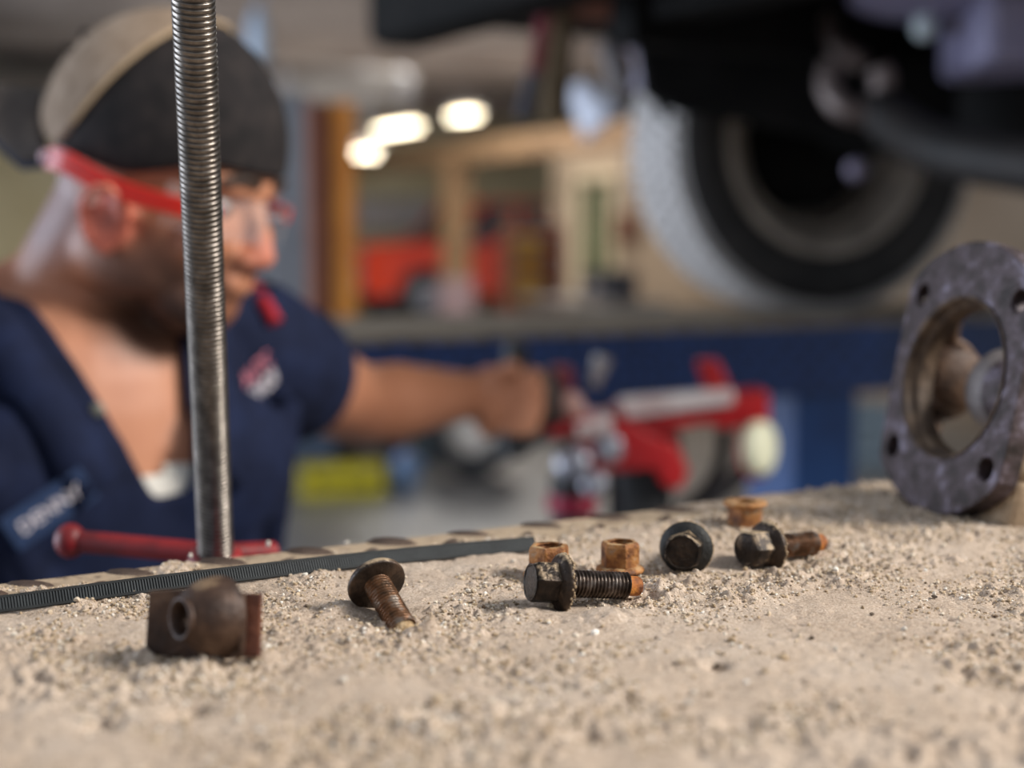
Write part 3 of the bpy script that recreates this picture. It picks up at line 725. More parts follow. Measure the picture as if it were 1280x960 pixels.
o1 = spot(H3(.122, 0, -.05), .03, '#d07a66', o1, .4, .6)
for k_ in range(5): o1 = spot(El.lerp(Wl, -.2 + .28 * k_), .10, '#8f5d43', o1, .3, .75)     # tanned, hairy forearm, darkened further for the shade on it
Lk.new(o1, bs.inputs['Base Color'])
for s in (-1, 1):
    e = MB().ball((0, 0, 0), .0125).build('eye', mat('eye_white', ['#a39a94', '#b5aca6'], 50, .2), person, MH @ TR(.0765, s * .031, -.018))
    MB().ball((.0098, 0, -.001), (.004, .006, .006)).build('iris', mat('brown_iris', ['#2a1a10', '#3a2516'], 80, .2), e)
    MB().tube(smooth_path([H3(.088, s * .050, .006), H3(.098, s * .032, .012), H3(.101, s * .014, .008)], 4), .004, 8).build('eyebrow', mat('dark_brown_hair', ['#231811', '#33241a'], 80, .7), person)
# ---- shirt
navy = mat('navy_work_cloth', ['#0f152a', '#151c34', '#1b2440'], 22, .85, bump=.25, bscale=420, spec=.2)
sb = MB(); torso(sb, .013)
sb.capsule(T3(-.045, 0, .0), .068, T3(-.05, 0, .03), .066, 18)
arm(sb, Sl, El, Wl, .016, False); arm(sb, Sr, Er, Wr, .016, False)
# folds of the cloth
for (p, q_, r_) in [((.115, -.13, -.10), (.125, -.03, -.34), .016), ((.105, .12, -.12), (.118, .10, -.36), .011), ((.08, .17, -.08), (.09, .15, -.3), .011), ((.13, -.14, -.28), (.14, .08, -.38), .013)]:
    sb.capsule(T3(*p), r_, T3(*q_), r_, 10)
sm = fuse(sb, .0055, 5)
bm = bmesh.new(); bm.from_mesh(sm); Mi = MT.inverted()
slE = (El - Sl).normalized(); srE = (Er - Sr).normalized()
kill = []
for f in bm.faces:
    c = f.calc_center_median(); q = Mi @ c; k = False
    if q.x > .0 and q.z < .05:
        tt = (q.z + .135) / .125                       # 0 at the foot of the opening, 1 at the collar
        if 0 < tt and .008 - .062 * min(tt, 1.4) < q.y < .040 + .014 * min(tt, 1.2): k = True
    if (c - T3(-.035, 0, .015)).length < .070 and q.z > -.01: k = True
    if q.z > .022: k = True
    if q.z < -.60: k = True
    for S, E, d, L in ((Sl, El, slE, (El - Sl).length), (Sr, Er, srE, (Er - Sr).length)):
        if (c - S).dot(d) > L * .40 and ((c - S) - d * (c - S).dot(d)).length < .088 and (q.y > .10 or q.y < -.165): k = True
    if k: kill.append(f)
bmesh.ops.delete(bm, geom=kill, context='FACES')
for _ in range(10):
    new = {}
    for v_ in bm.verts:
        if v_.is_boundary:
            nb_ = [e.other_vert(v_) for e in v_.link_edges if e.is_boundary]
            if len(nb_) == 2: new[v_] = v_.co * .4 + (nb_[0].co + nb_[1].co) * .3
    for v_, c_ in new.items(): v_.co = c_
bm.to_mesh(sm); bm.free()
shirt = obj('shirt', sm, navy, person)
md = shirt.modifiers.new('thick', 'SOLIDIFY'); md.thickness = .004
dgx = bpy.context.evaluated_depsgraph_get()
bvh = BVHTree.FromPolygons([v.co.copy() for v in sm.vertices], [tuple(p.vertices) for p in sm.polygons])
def hit_px(px, py):
    d = ray(px, py).normalized(); h = bvh.ray_cast(Vector((0, 0, CAMZ)) - base, d)
    return (h[0], h[1]) if h[0] is not None else (None, None)
# collar wings: folded strips lying on the shirt round the neck opening
for s in (-1, 1):
    ctl = [(-.11, s * .005, .03), (-.10, s * .05, .035), (-.03, s * .080, .02), (.05, s * .068 - .004, -.01), (.10, s * .052 + .004, -.060), (.115, s * .040 + .008, -.105)]
    pth = smooth_path([T3(*c) for c in ctl], 6); vs_ = []; n = len(pth)
    for i, p in enumerate(pth):
        wd = .034 + .020 * i / n - (.03 if i == n - 1 else 0)
        inner = bvh.find_nearest(p)[0]; outd = (Lc * s * .75 - Tc * .65 - Fc * .2)
        mid = bvh.find_nearest(inner + outd * wd * .5); outr = bvh.find_nearest(inner + outd * wd)
        cen = T3(-.01, 0, -.1)
        def off(h_, d_):
            q_, nn_ = h_[0], h_[1]
            if nn_.dot(q_ - cen) < 0: nn_ = -nn_
            return q_ + nn_ * d_
        hi = bvh.find_nearest(p)
        vs_ += [off(hi, .004), off(hi, .012), off(mid, .014), off(outr, .009), off(outr, .004)]
    fs = [(5 * i + k, 5 * i + (k + 1) % 5, 5 * i + 5 + (k + 1) % 5, 5 * i + 5 + k) for i in range(n - 1) for k in range(5)]
    MB().add(vs_, fs, None, True).build('collar', navy, shirt)
def patch_on(name, px, py, w_, h_, rot, m, txts, lift=.006):
    p, n = hit_px(px, py)
    if p is None: return
    if n.dot(ray(px, py)) > 0: n = -n
    xr = (Vector((1, 0, .0)) * math.cos(rot) + Vector((0, 0, 1)) * math.sin(rot)); y_ = n.cross(xr).normalized(); x_ = y_.cross(n)
    M = Matrix((x_, y_, n)).transposed().to_4x4(); M.translation = p + n * lift
    if m: o = MB().box((-w_ / 2, -h_ / 2, -.004), (w_ / 2, h_ / 2, .0)).build(name, m, shirt, M, .001)
    else: o = None
    for (tx, sz, yy, mm) in txts:
        t_ = text_mesh(tx, sz); obj(name + '_lettering', t_, mm, shirt, M @ TR(0, yy, .0008))
m_thread = mat('pale_stitching', ['#d3c9cf', '#e3dade'], 90, .8)
m_threadr = mat('red_stitching', ['#c06a78', '#cf8390'], 90, .8)
patch_on('name_patch', 60, 634, .075, .032, R(24), mat('navy_patch', ['#16294a', '#1d3457'], 60, .8), [('DENNY', .0165, 0, m_thread)])
patch_on('chest_badge', 312, 474, .040, .036, R(20), None, [('AUTO', .020, .008, m_threadr), ('SHOP', .019, -.009, m_thread)], .013)
# red piping on the far shoulder and a button
pp = []
for (px, py) in [(306, 338), (318, 358), (331, 380), (345, 404)]:
    p, n = hit_px(px, py)
    if p is not None: pp.append(p - ray(px, py) * .004)
if len(pp) > 1: MB().tube(pp, .0075, 10).build('red_piping', mat('crimson_piping', ['#8c1020', '#a81a2a'], 40, .7), shirt)
p, n = hit_px(122, 512)
if p is not None: MB().lathe([(0, .001), (.005, .0015), (.006, 0), (.006, -.003)], 20, Matrix.Translation(p - ray(122, 512) * .004) @ (-ray(122, 512)).to_track_quat('Z', 'Y').to_matrix().to_4x4()).build('button', mat('grey_button', ['#5b5a52', '#77756a'], 50, .3), shirt)
# white undershirt at the foot of the opening
ub = MB(); torso(ub, .005); um = fuse(ub, .008, 3); bm = bmesh.new(); bm.from_mesh(um)
bmesh.ops.delete(bm, geom=[f for f in bm.faces if (lambda q: q.z > -.116 + .8 * abs(q.y - .0) ** 1.5 or q.z < -.5)(Mi @ f.calc_center_median())], context='FACES'); bm.to_mesh(um); bm.free()
obj('undershirt', um, mat('white_cotton', ['#d9d2c6', '#e8e2d8'], 40, .9), person)
# trousers and boots
tb = MB()
tb.ball((0, 0, -.52), (.135, .185, .10), MT, 24, 14)
for hip, kn, an in knees:
    tb.capsule(hip, .102, kn, .076, 18); tb.capsule(kn, .076, an + Vector((0, 0, .02)), .070, 18)
obj('trousers', fuse(tb, .010, 4), navy, person)
for hip, kn, an in knees:
    q = MB(); q.capsule(an + Vector((0, 0, .02)), .05, an - Vector((0, 0, .035)), .05, 14); q.capsule(an - Vector((0, 0, .04)), .048, an + Fc * .16 - Vector((0, 0, .042)), .044, 14)
    obj('boot', fuse(q, .009, 3), mat('black_leather', ['#17130f', '#241d17'], 30, .5), person)
# ---- cap worn backwards
m_capd = mat('charcoal_cap_cloth', ['#1c1a1a', '#262222', '#322c2a'], 60, .85, bump=.25, bscale=900, spec=.2)
m_capt = mat('tan_cap_cloth', ['#7d6a58', '#907c69', '#a08d7b'], 60, .85, bump=.3, bscale=900, spec=.2)
def dome_patch(rx, ry, rz, test, dz=0.):
    na, nb = 120, 56; v = []; f = []
    for j in range(nb + 1):
        ph = R(104) * j / nb
        for i in range(na):
            a_ = 2 * math.pi * i / na; v.append((rx * math.sin(ph) * math.cos(a_), ry * math.sin(ph) * math.sin(a_), rz * math.cos(ph) + dz))
    for j in range(nb):
        for i in range(na):
            q = (j * na + i, (j + 1) * na + i, (j + 1) * na + (i + 1) % na, j * na + (i + 1) % na)
            c = [sum(v[k][t] for k in q) / 4 for t in range(3)]
            if test(*c): f.append(q)
    bm_ = bmesh.new(); vv = [bm_.verts.new(p) for p in v]
    for q in f:
        try: bm_.faces.new([vv[k] for k in dict.fromkeys(q)])
        except ValueError: pass
    bmesh.ops.remove_doubles(bm_, verts=list(bm_.verts), dist=1e-6)
    for _ in range(12):
        new = {}
        for w_ in bm_.verts:
            if w_.is_boundary:
                nb_ = [e.other_vert(w_) for e in w_.link_edges if e.is_boundary]
                if len(nb_) == 2: new[w_] = w_.co * .4 + (nb_[0].co + nb_[1].co) * .3
        for w_, c_ in new.items(): w_.co = c_
    bmesh.ops.delete(bm_, geom=[w_ for w_ in bm_.verts if not w_.link_faces], context='VERTS')
    bm_.verts.index_update(); b = MB(); b.add([tuple(w_.co) for w_ in bm_.verts], [tuple(w_.index for w_ in fc.verts) for fc in bm_.faces], None, True); bm_.free(); return b
capo = bpy.data.objects.new('cap', None); COL.objects.link(capo); capo.parent = person; capo.matrix_local = MH @ TR(-.004, 0, .014) @ RY(R(3))
capo['label'] = 'tan and charcoal cap worn backwards'
bnd = lambda x, z: x - .42 * z < -.034
rim_z = lambda x: .010 - .034 * min(1, max(0, (.085 - x) / .06))
o = dome_patch(.110, .089, .113, lambda x, y, z: z > rim_z(x)).build('crown', m_capd, capo)
s_ = o.modifiers.new('t', 'SOLIDIFY'); s_.thickness = .003
o = dome_patch(.1125, .0915, .1155, lambda x, y, z: z > rim_z(x) and bnd(x, z)).build('front_panel', m_capt, capo)
s_ = o.modifiers.new('t', 'SOLIDIFY'); s_.thickness = .003
sp_ = []
for k in range(-30, 31):
    z = .113 * (1 - (k / 30) ** 2 * 1.0) ; 
    x = -.034 + .42 * z; rr = 1 - (x / .112) ** 2 - (z / .115) ** 2
    sp_.append((x, math.copysign(.0915 * math.sqrt(max(rr, 0)), k), z))
MB().tube(sp_, .0022, 8).build('seam_piping', mat('pale_piping', ['#a68d6e', '#b79d7d'], 60, .8), capo)
MB().ball((0, 0, .115), (.007, .007, .004)).build('top_button', m_capd, capo)
bl = MB(); nv = 24; vs_ = []
for j in range(9):
    for i in range(nv + 1):
        a_ = R(180 - 66 + 132 * i / nv); k = j / 8
        y = .088 * math.sin(a_) * 1.0; x0 = .108 * math.cos(a_); x = x0 - k * (.088 * math.cos((a_ - math.pi) * 1.1) + .006)
        z = .004 - k * .022 + (-.55 * y * y / .09) * (1 - .2 * k)
        vs_.append((x, y * (1 - .05 * k), z))
n1 = nv + 1
fs = [(j * n1 + i, j * n1 + i + 1, (j + 1) * n1 + i + 1, (j + 1) * n1 + i) for j in range(8) for i in range(nv)]
bl.add(vs_, fs, None, True); o = bl.build('bill', mat('brown_bill', ['#2c241f', '#3a302a', '#4a3f37'], 50, .85), capo)
s_ = o.modifiers.new('t', 'SOLIDIFY'); s_.thickness = .005
bu = MB(); bu.add([(x, y, z - .0062) for x, y, z in vs_], fs, None, True); bu.build('bill_underside', mat('navy_bill_lining', ['#131d33', '#1a2742'], 50, .85), capo)
for (zz, yy, l_) in [(.050, -.040, .020), (.066, -.034, .014), (.042, -.020, .016), (.060, -.008, .018)]:
    x = -.1135 * math.sqrt(max(0, 1 - (yy / .0925) ** 2 - (zz / .1165) ** 2))
    MB().ball((x, yy, zz), (.0035, l_ * .5, .005), None, 10, 6).build('emblem_stroke', m_capd, capo)
# ---- safety glasses
m_gred = mat('bright_red_plastic', ['#c21808', '#d8230f'], 40, .3)
gl = bpy.data.objects.new('safety_glasses', None); COL.objects.link(gl); gl.parent = person; gl.matrix_local = MH
gl['label'] = 'red-framed wraparound safety glasses'
for s in (-1, 1):
    P_ = [(-.052, s * .088, -.018), (-.028, s * .094, -.016), (.02, s * .094, -.022), (.075, s * .080, -.020), (.098, s * .060, -.018)]
    pth = smooth_path(P_, 5); q = MB()
    for i in range(len(pth) - 1):
        pass
    vs_ = []
    for i, p in enumerate(pth):
        hh = .0095 - .003 * i / len(pth)
        vs_ += [(p.x, p.y - .0025, p.z - hh), (p.x, p.y + .0025, p.z - hh), (p.x, p.y + .0025, p.z + hh), (p.x, p.y - .0025, p.z + hh)]
    n = len(pth); fs = []
    for i in range(n - 1):
        for k in range(4): fs.append((4 * i + k, 4 * i + (k + 1) % 4, 4 * i + 4 + (k + 1) % 4, 4 * i + 4 + k))
    fs += [(3, 2, 1, 0), (4 * n - 4, 4 * n - 3, 4 * n - 2, 4 * n - 1)]
    q.add(vs_, fs); q.build('temple', m_gred, gl, bevel=.001)
    MB().ball((-.054, s * .088, -.018), .006).build('temple_tip', mat('pink_tip', ['#c8a0a8', '#d8b4ba'], 40, .3), gl)
    lv = []; 
    for j in range(7):
        for i in range(9):
            a_ = R(8 + 50 * i / 8); z = -.040 + .036 * j / 6
            lv.append((.118 * math.cos(a_ * 1.02), s * .100 * math.sin(a_) + s * .0, z + .002 * math.sin(i)))
    lf = [(j * 9 + i, j * 9 + i + 1, (j + 1) * 9 + i + 1, (j + 1) * 9 + i) for j in range(6) for i in range(8)]
    q = MB(); q.add(lv, lf, None, True); q.build('lens', mat('clear_lens', ['#cfd6dc', '#e0e6ea'], 20, .08, alpha=.16), gl)
MB().tube([(.117, -.012, -.014), (.121, 0, -.012), (.117, .012, -.014)], .003, 8).build('bridge', MATS['clear_lens'], gl)
# ------------------------------------------------------------------ red transmission jack between the runways
JD = 1.95
m_white = mat('worn_bare_edge', ['#b79c98', '#d2c4c0', '#e2dad6'], 30, .45, .2)
m_silver = mat('zinc_plated', ['#8d8d94', '#a8a8b0', '#c2c2c8'], 50, .3, .8)
m_creamp = mat('cream_lens', ['#cfcba6', '#dfdcbc', '#e8e6cc'], 40, .5)
jb = PD(800, 560, JD); jb.z = 0
jk = thing('transmission_jack', 'red transmission jack with black grip and cream end disc, under the blue runway', 'transmission jack', Matrix.Translation(jb))
def J(px, py, d=JD): return PD(px, py, d) - jb
def slab(name, pts, d0, d1, m, parent=jk, bevel=.004):
    v = [J(x, y, d0) for x, y in pts] + [J(x, y, d0) + Vector((0, d1 - d0, 0)) for x, y in pts]; n = len(pts)
    b = MB(); b.add(v, [tuple(range(n)), tuple(range(2 * n - 1, n - 1, -1))] + [(k, n + k, n + (k + 1) % n, (k + 1) % n) for k in range(n)])
    me = b.mesh(); bm = bmesh.new(); bm.from_mesh(me); bmesh.ops.recalc_face_normals(bm, faces=list(bm.faces)); bm.to_mesh(me); bm.free()
    return obj(name, me, m, parent, None, bevel)
slab('body', [(722, 522), (790, 528), (822, 548), (846, 556), (862, 590), (850, 614), (828, 606), (818, 586), (738, 592), (726, 570)], 1.90, 2.02, m_red)
slab('lift_arm', [(768, 512), (900, 498), (962, 490), (962, 528), (908, 538), (880, 530), (800, 548), (772, 538)], 1.93, 2.01, m_red)
slab('worn_rail', [(774, 500), (918, 488), (918, 506), (782, 524)], 1.915, 1.955, m_white)
slab('hollow_shade_slab', [(812, 546), (850, 540), (858, 590), (826, 590)], 1.96, 1.99, mat('red_recess_shade', ['#3a0a0c', '#4d0d10'], 20, .5))  # dark slab for a hollow, its shade put into the red
slab('lock_fin', [(872, 452), (898, 450), (922, 500), (888, 504)], 1.95, 1.985, m_red)
slab('clamp_block', [(655, 512), (722, 506), (726, 546), (660, 548)], 1.90, 1.985, m_red)
slab('upright_stub', [(692, 458), (716, 460), (718, 500), (696, 500)], 1.93, 1.97, mat('dull_red', ['#6e2227', '#83303a'], 20, .5))
g0 = grip0 + base - jb
MB().tube([g0 + Vector((.006, 0, .075)), g0, g0 + Vector((.004, .004, -.075))], [.0165, .018, .018], 20).build('grip', m_dark, jk)
MB().tube([g0 + Vector((.004, .004, -.062)), J(690, 534, 1.93)], .014, 14).build('grip_arm', m_dark, jk)
MB().tube([J(668, 468, 1.90), J(682, 500, 1.90), J(690, 520, 1.91)], [.026, .028, .026], 16).build('grip_guard', mat('brown_black_guard', ['#2a2420', '#3a322c'], 20, .6), jk)
MB().tube([J(648, 545, 1.89), J(672, 542, 1.90)], .013, 14).build('valve', m_dark, jk)
MB().tube([J(742, 482, 1.97), J(754, 446, 1.97)], [.007, .014], 12).build('lever', mat('grey_lever', ['#8b8580', '#a39d97'], 30, .5), jk)
MB().ball(J(714, 506, 1.89), .018).build('knob', mat('pale_pink_knob', ['#b08478', '#c49a8c'], 30, .4), jk)
MB().tube([J(722, 540, 1.89), J(765, 532, 1.89)], .013, 12).build('pin', m_white, jk)
def disc(name, px, py, d, r, h, m, nrm=(0, -1, 0), parent=jk, sx=1.):
    M = Matrix.Translation(J(px, py, d)) @ Vector(nrm).to_track_quat('Z', 'Y').to_matrix().to_4x4() @ Matrix.Diagonal((sx, 1, 1, 1))
    return MB().lathe([(0, h), (r * .8, h), (r, h * .6), (r, -h), (0, -h)], 32, M).build(name, m, parent)
disc('bolt_head', 762, 560, 1.895, .019, .008, m_silver)
disc('bolt_head', 716, 578, 1.90, .024, .010, m_silver, (-.3, -1, .3)); disc('bolt_head', 742, 604, 1.90, .018, .008, m_silver, (-.2, -1, .3))
disc('end_disc', 951, 560, 1.90, .036, .010, m_creamp, (1.25, -1, .1)); disc('disc_ring', 946, 562, 1.915, .040, .008, m_red, (1.25, -1, .1))
MB().tube(smooth_path([J(936, 578, 1.94), J(905, 612, 1.95), J(868, 636, 1.97), J(840, 660, 1.99)], 6), .013, 12).build('hose', mat('grey_hose', ['#3c3a38', '#4c4a47'], 30, .5), jk)
MB().tube(smooth_path([J(905, 540, 1.99), J(902, 575, 2.0), J(885, 610, 2.0), J(850, 640, 2.0)], 6), .010, 12).build('hose', m_dark, jk)
cyl = J(715, 640, 1.96); MB().tube([Vector((cyl.x, cyl.y, .10)), J(715, 592, 1.96)], .030, 24).build('pump_cylinder', m_dark, jk)
MB().lathe([(.031, -.012), (.036, -.010), (.036, .010), (.031, .012)], 28, Matrix.Translation(J(715, 628, 1.96))).build('pump_band', mat('magenta_red_band', ['#8c1030', '#a5183c'], 20, .4), jk)
col_ = J(800, 600, 1.97); MB().tube([Vector((col_.x, col_.y, .08)), Vector((col_.x, col_.y, col_.z + .03))], .045, 28).build('ram_column', m_dark, jk)
MB().tube([Vector((col_.x, col_.y, .5)), Vector((col_.x, col_.y, col_.z + .0))], .030, 24).build('ram', m_silver, jk)
MB().box((-.32, -.30, .06), (.32, .30, .10), Matrix.Translation((col_.x, col_.y, 0)) @ RZ(ROT)).build('base_frame', m_red, jk, bevel=.01)
for sx in (-1, 1):
    for sy in (-1, 1):
        MB().lathe([(0, -.015), (.024, -.015), (.03, -.01), (.03, .01), (.024, .015), (0, .015)], 24, Matrix.Translation((col_.x, col_.y, .03)) @ RZ(ROT) @ TR(sx * .28, sy * .26, 0) @ RX(R(90))).build('caster', m_dark, jk)

# ------------------------------------------------------------------ vehicle standing on the lift
m_tyre = mat('black_tyre_rubber', ['#232120', '#2e2b29', '#393532'], 18, .75, bump=.1)
m_tread = mat('grey_daylit_tread', ['#aca7a4', '#bfbab6', '#cdc9c6'], 25, .9, bump=.1)  # tread coloured pale to carry the daylight falling on it
m_rim = mat('dull_steel_rim', ['#8d8378', '#aca093', '#c0b4a5'], 12, .55, .2)
m_under = mat('underbody_black', ['#070707', '#0d0c0b', '#151312'], 8, .8, spec=.15)
m_susp = mat('worn_suspension_steel', ['#4a3f3b', '#6d605b', '#8b7d78'], 14, .5, .3)
wc = PD(1004, 172, 3.24); wr = wc.z - TOP
wc.z = TOP + .375; wr = .375
veh = thing('truck_on_lift', 'dark underside of the truck raised on the lift, with one big tyre', 'truck', at(Vector((wc.x, wc.y, TOP)), ROT))
WB = 0
def wheel(M, full=True):
    # local Z is the axle, +Z the inner side
    wv = .128; rr = .375
    tp = MB().lathe([(.245, .105), (.262, .124), (.300, wv + .004), (.335, wv), (.352, wv - .012)], 72)
    tp.lathe([(.352, -wv + .012), (.335, -wv), (.300, -wv - .004), (.262, -.124), (.245, -.105)], 72)
    ty = tp.build('tyre_sidewall', m_tyre, veh, M)
    b = MB().lathe([(.352, wv - .012), (.360, wv - .020), (.361, 0), (.360, -wv + .020), (.352, -wv + .012)], 72); b.build('tyre_carcass', m_tread, ty)
    n = 60; blk = MB()
    for k in range(n):
        a0, a1 = 2 * math.pi * (k + .08) / n, 2 * math.pi * (k + .86) / n
        for (z0, z1, sh) in [(-.112, -.070, 0), (-.064, -.024, .4), (-.018, .018, 0), (.024, .064, .4), (.070, .112, 0)]:
            s = sh * 2 * math.pi / n
            v = []
            for r_ in (.358, .375):
                for aa, zz in ((a0, z0), (a1, z0), (a1, z1), (a0, z1)):
                    v.append((r_ * math.cos(aa + s), r_ * math.sin(aa + s), zz))
            blk.add(v, [(4, 5, 6, 7), (0, 1, 5, 4), (1, 2, 6, 5), (2, 3, 7, 6), (3, 0, 4, 7)])
    tb_ = blk.build('tread_blocks', m_tread, ty); tb_['kind'] = 'stuff'
    rm = MB().lathe([(.232, .112), (.250, .116), (.252, .104), (.232, .098), (.205, .080), (.200, .02), (.195, -.02), (.185, -.06), (.08, -.075), (.075, -.055)], 64); rm.build('rim', m_rim, veh, M)
    MB().lathe([(.192, .070), (.180, .064), (.184, .03), (.196, .02)], 56).build('rim_step', m_rim, veh, M)
    MB().lathe([(0, .06), (.05, .058), (.06, .04), (.145, .035), (.150, .02), (.150, -.02), (.06, -.04), (0, -.05)], 40).build('brake_drum', m_under, veh, M)
# inner face turned to the viewer: steered wheel
view = Vector((wc.x, wc.y, 0)).normalized()
ang = R(30)
inn = Vector((-view.x * math.cos(ang) + view.y * math.sin(ang), -view.y * math.cos(ang) - view.x * math.sin(ang), 0)).normalized()
# choose the side so that the tread shows on the left
alt = Vector((-view.x * math.cos(ang) - view.y * math.sin(ang), -view.y * math.cos(ang) + view.x * math.sin(ang), 0)).normalized()
inn = inn if inn.x > alt.x else alt
Vi = veh.matrix_world.inverted()
Mw = Vi @ (Matrix.Translation(wc) @ inn.to_track_quat('Z', 'Y').to_matrix().to_4x4())
wheel(Mw)
# vehicle local frame: x along the lift (rear is +x), y away from the viewer, z above the runway
wy = 0.
def VP(px, py, d): return Vi @ PD(px, py, d)
MB().box((-.80, -1.86, .62), (3.4, .30, .70)).build('floor_pan', m_under, veh)
MB().box((-.75, -.42, .50), (3.4, -.34, .62)).build('frame_rail', m_under, veh, bevel=.01)
MB().box((-.75, -1.30, .50), (3.4, -1.22, .62)).build('frame_rail', m_under, veh, bevel=.01)
MB().box((-.72, -1.30, .54), (-.62, -.34, .615)).build('crossmember', m_under, veh, bevel=.01)
MB().box((.50, -1.30, .46), (.62, -.34, .60)).build('crossmember', m_under, veh, bevel=.01)
# body shell over the frame
MB().box((-.84, -1.86, .70), (3.4, -1.80, 1.25)).build('side_panel', mat('dark_grey_body', ['#101012', '#17171a'], 4, .5), veh, bevel=.02)
MB().box((-.84, .24, .78), (3.4, .30, 1.25)).build('side_panel', MATS['dark_grey_body'], veh, bevel=.02)
MB().box((-.84, -1.86, 1.20), (.4, .30, 1.28)).build('bonnet', MATS['dark_grey_body'], veh, bevel=.02)
MB().box((.4, -1.8, 1.25), (2.2, .24, 1.9)).build('cab', MATS['dark_grey_body'], veh, bevel=.12)
MB().box((-.94, -1.86, .56), (-.80, .30, .86)).build('front_bumper', m_under, veh, bevel=.03)
ar = MB(); pts = []
for k in range(13):
    a_ = R(8 + 112 * k / 12); pts.append((.47 * math.cos(a_), .02, -.0 + .375 + .45 * math.sin(a_)))
v = []
for x, y, z in pts: v += [(x, -.20, z), (x, .28, z), (x * .97, .28, z - .012), (x * .97, -.20, z - .012)]
fs = []
for i in range(12):
    for k in range(4): fs.append((4 * i + k, 4 * i + (k + 1) % 4, 4 * i + 4 + (k + 1) % 4, 4 * i + 4 + k))
ar.add(v, fs, None, True); ar.build('wheel_arch_liner', m_under, veh)
pf_ = [(788, 10), (804, 118), (850, 140), (930, 150), (1010, 166), (1100, 186), (1190, 216), (1300, 220), (1420, 10)]
fv = [VP(x, y, 2.83) for x, y in pf_] + [VP(x, y, 2.83) + (Vi.to_3x3() @ Vector((0, .05, 0))) for x, y in pf_]; nf = len(pf_)
MB().add(fv, [tuple(range(nf)), tuple(range(2 * nf - 1, nf - 1, -1))] + [(k, nf + k, nf + (k + 1) % nf, (k + 1) % nf) for k in range(nf)]).build('inner_fender', m_under, veh, bevel=.012)
# axle, differential, arms, sway bar
c0 = Mw.translation
MB().tube([c0 + Vector((0, -.06, 0)), (0.05, -.85, .42), (0.05, -1.5, .42)], .045, 18).build('axle_tube', m_under, veh)
MB().ball((.05, -.62, .43), (.17, .15, .17)).build('differential', m_under, veh)
def vt(name, pts, rad, m, n=12):
    return MB().tube(smooth_path([VP(*p) for p in pts], 8), rad, n).build(name, m, veh)
vt('sway_bar', [(1028, 8, 2.75), (1034, 38, 2.72), (1052, 62, 2.70), (1078, 78, 2.70)], .019, m_susp)
vt('bent_link', [(1040, 82, 2.60), (1036, 108, 2.58), (1050, 132, 2.55), (1078, 142, 2.55), (1105, 138, 2.58)], .022, m_susp)
vt('link_end', [(1098, 84, 2.56), (1104, 100, 2.56), (1098, 118, 2.57)], .022, m_susp)
vt('control_arm', [(1100, 138, 2.56), (1125, 160, 2.5), (1180, 188, 2.35), (1270, 205, 2.2), (1400, 220, 2.0)], .042, mat('dark_brown_arm', ['#0f0c0a', '#1a1512', '#241d19'], 12, .65), 18)
vt('steering_link', [(780, 20, 2.75), (900, 30, 2.78), (1000, 62, 2.8), (1060, 80, 2.8)], .013, mat('dim_grey_link', ['#3a3633', '#4d4844'], 12, .5))
vt('shock_absorber', [(815, 52, 3.02), (822, 90, 3.05), (880, 210, 3.1)], .035, m_under, 16)
MB().ball(VP(1070, 212, 2.75), .020).build('grease_cap', mat('lilac_steel', ['#6e6678', '#82798c'], 20, .4), veh)
MB().ball(VP(1156, 33, 2.5), (.022, .022, .024)).build('lamp_lens', mat('pale_lens', ['#b8c4c6', '#cfd9da'], 20, .2), veh)
MB().tube([VP(1188, 30, 2.5), VP(1222, 32, 2.5)], .018, 12).build('link_bush', m_susp, veh)
b = MB(); b.ball((0, 0, 0), (.17, .2, .045)); b.build('oil_pan', mat('lilac_grey_pan', ['#6d6880', '#7f7a92', '#8f8aa0'], 10, .5), veh, Matrix.Translation(VP(1195, -10, 2.5)))
MB().box((-.02, -.08, -.06), (.25, .25, .06)).build('gearbox_cover', MATS['lilac_grey_pan'], veh, Matrix.Translation(VP(1232, 38, 2.4)) @ RZ(R(-33)), .02)
b = MB(); b.ball((0, 0, 0), (.14, .12, .035)); b.build('rusty_skid_plate', mat('rust_orange_plate', ['#5b2f20', '#7c432c', '#8f5a42'], 8, .7), veh, Matrix.Translation(VP(765, 0, 2.7)))
# pale fender liner lip above the tread
lp = smooth_path([VP(778, 45, 2.86), VP(800, 62, 2.86), VP(806, 90, 2.86), VP(800, 112, 2.87)], 6)
MB().tube(lp, [.020] * len(lp), 12).build('fender_lip', mat('lilac_plastic', ['#8a8496', '#9d97a8'], 10, .5), veh)
MB().tube([VP(757, 50, 2.95), VP(772, 82, 2.95), VP(776, 118, 2.95)], [.022, .030, .024], 12).build('fender_bracket', mat('grey_bracket', ['#6d6662', '#80797a'], 10, .6), veh)
# straps hanging from the front bumper
def hang(name, label, pts, d, wd, m, tip=None):
    P = [PD(px, py, d) for px, py in pts]; t = thing(name, label, 'strap', Matrix.Translation(P[-1])); Q_ = smooth_path([p - P[-1] for p in P], 5)
    v = []; n = len(Q_)
    for i, p in enumerate(Q_):
        s = math.sin(i * .6) * .008
        v += [p + Vector((-wd / 2, s, 0)), p + Vector((wd / 2, -s, 0)), p + Vector((wd / 2, -s + .005, 0)), p + Vector((-wd / 2, s + .005, 0))]
    fs = [(4 * i + k, 4 * i + (k + 1) % 4, 4 * i + 4 + (k + 1) % 4, 4 * i + 4 + k) for i in range(n - 1) for k in range(4)] + [(3, 2, 1, 0), (4 * n - 4, 4 * n - 3, 4 * n - 2, 4 * n - 1)]
    MB().add(v, fs, None, True).build('webbing', m, t)
    if tip: MB().tube([p - P[-1] for p in [PD(*tip[0], d - .02), PD(*tip[1], d - .02)]], .016, 12).build('hook', tip[2], t)
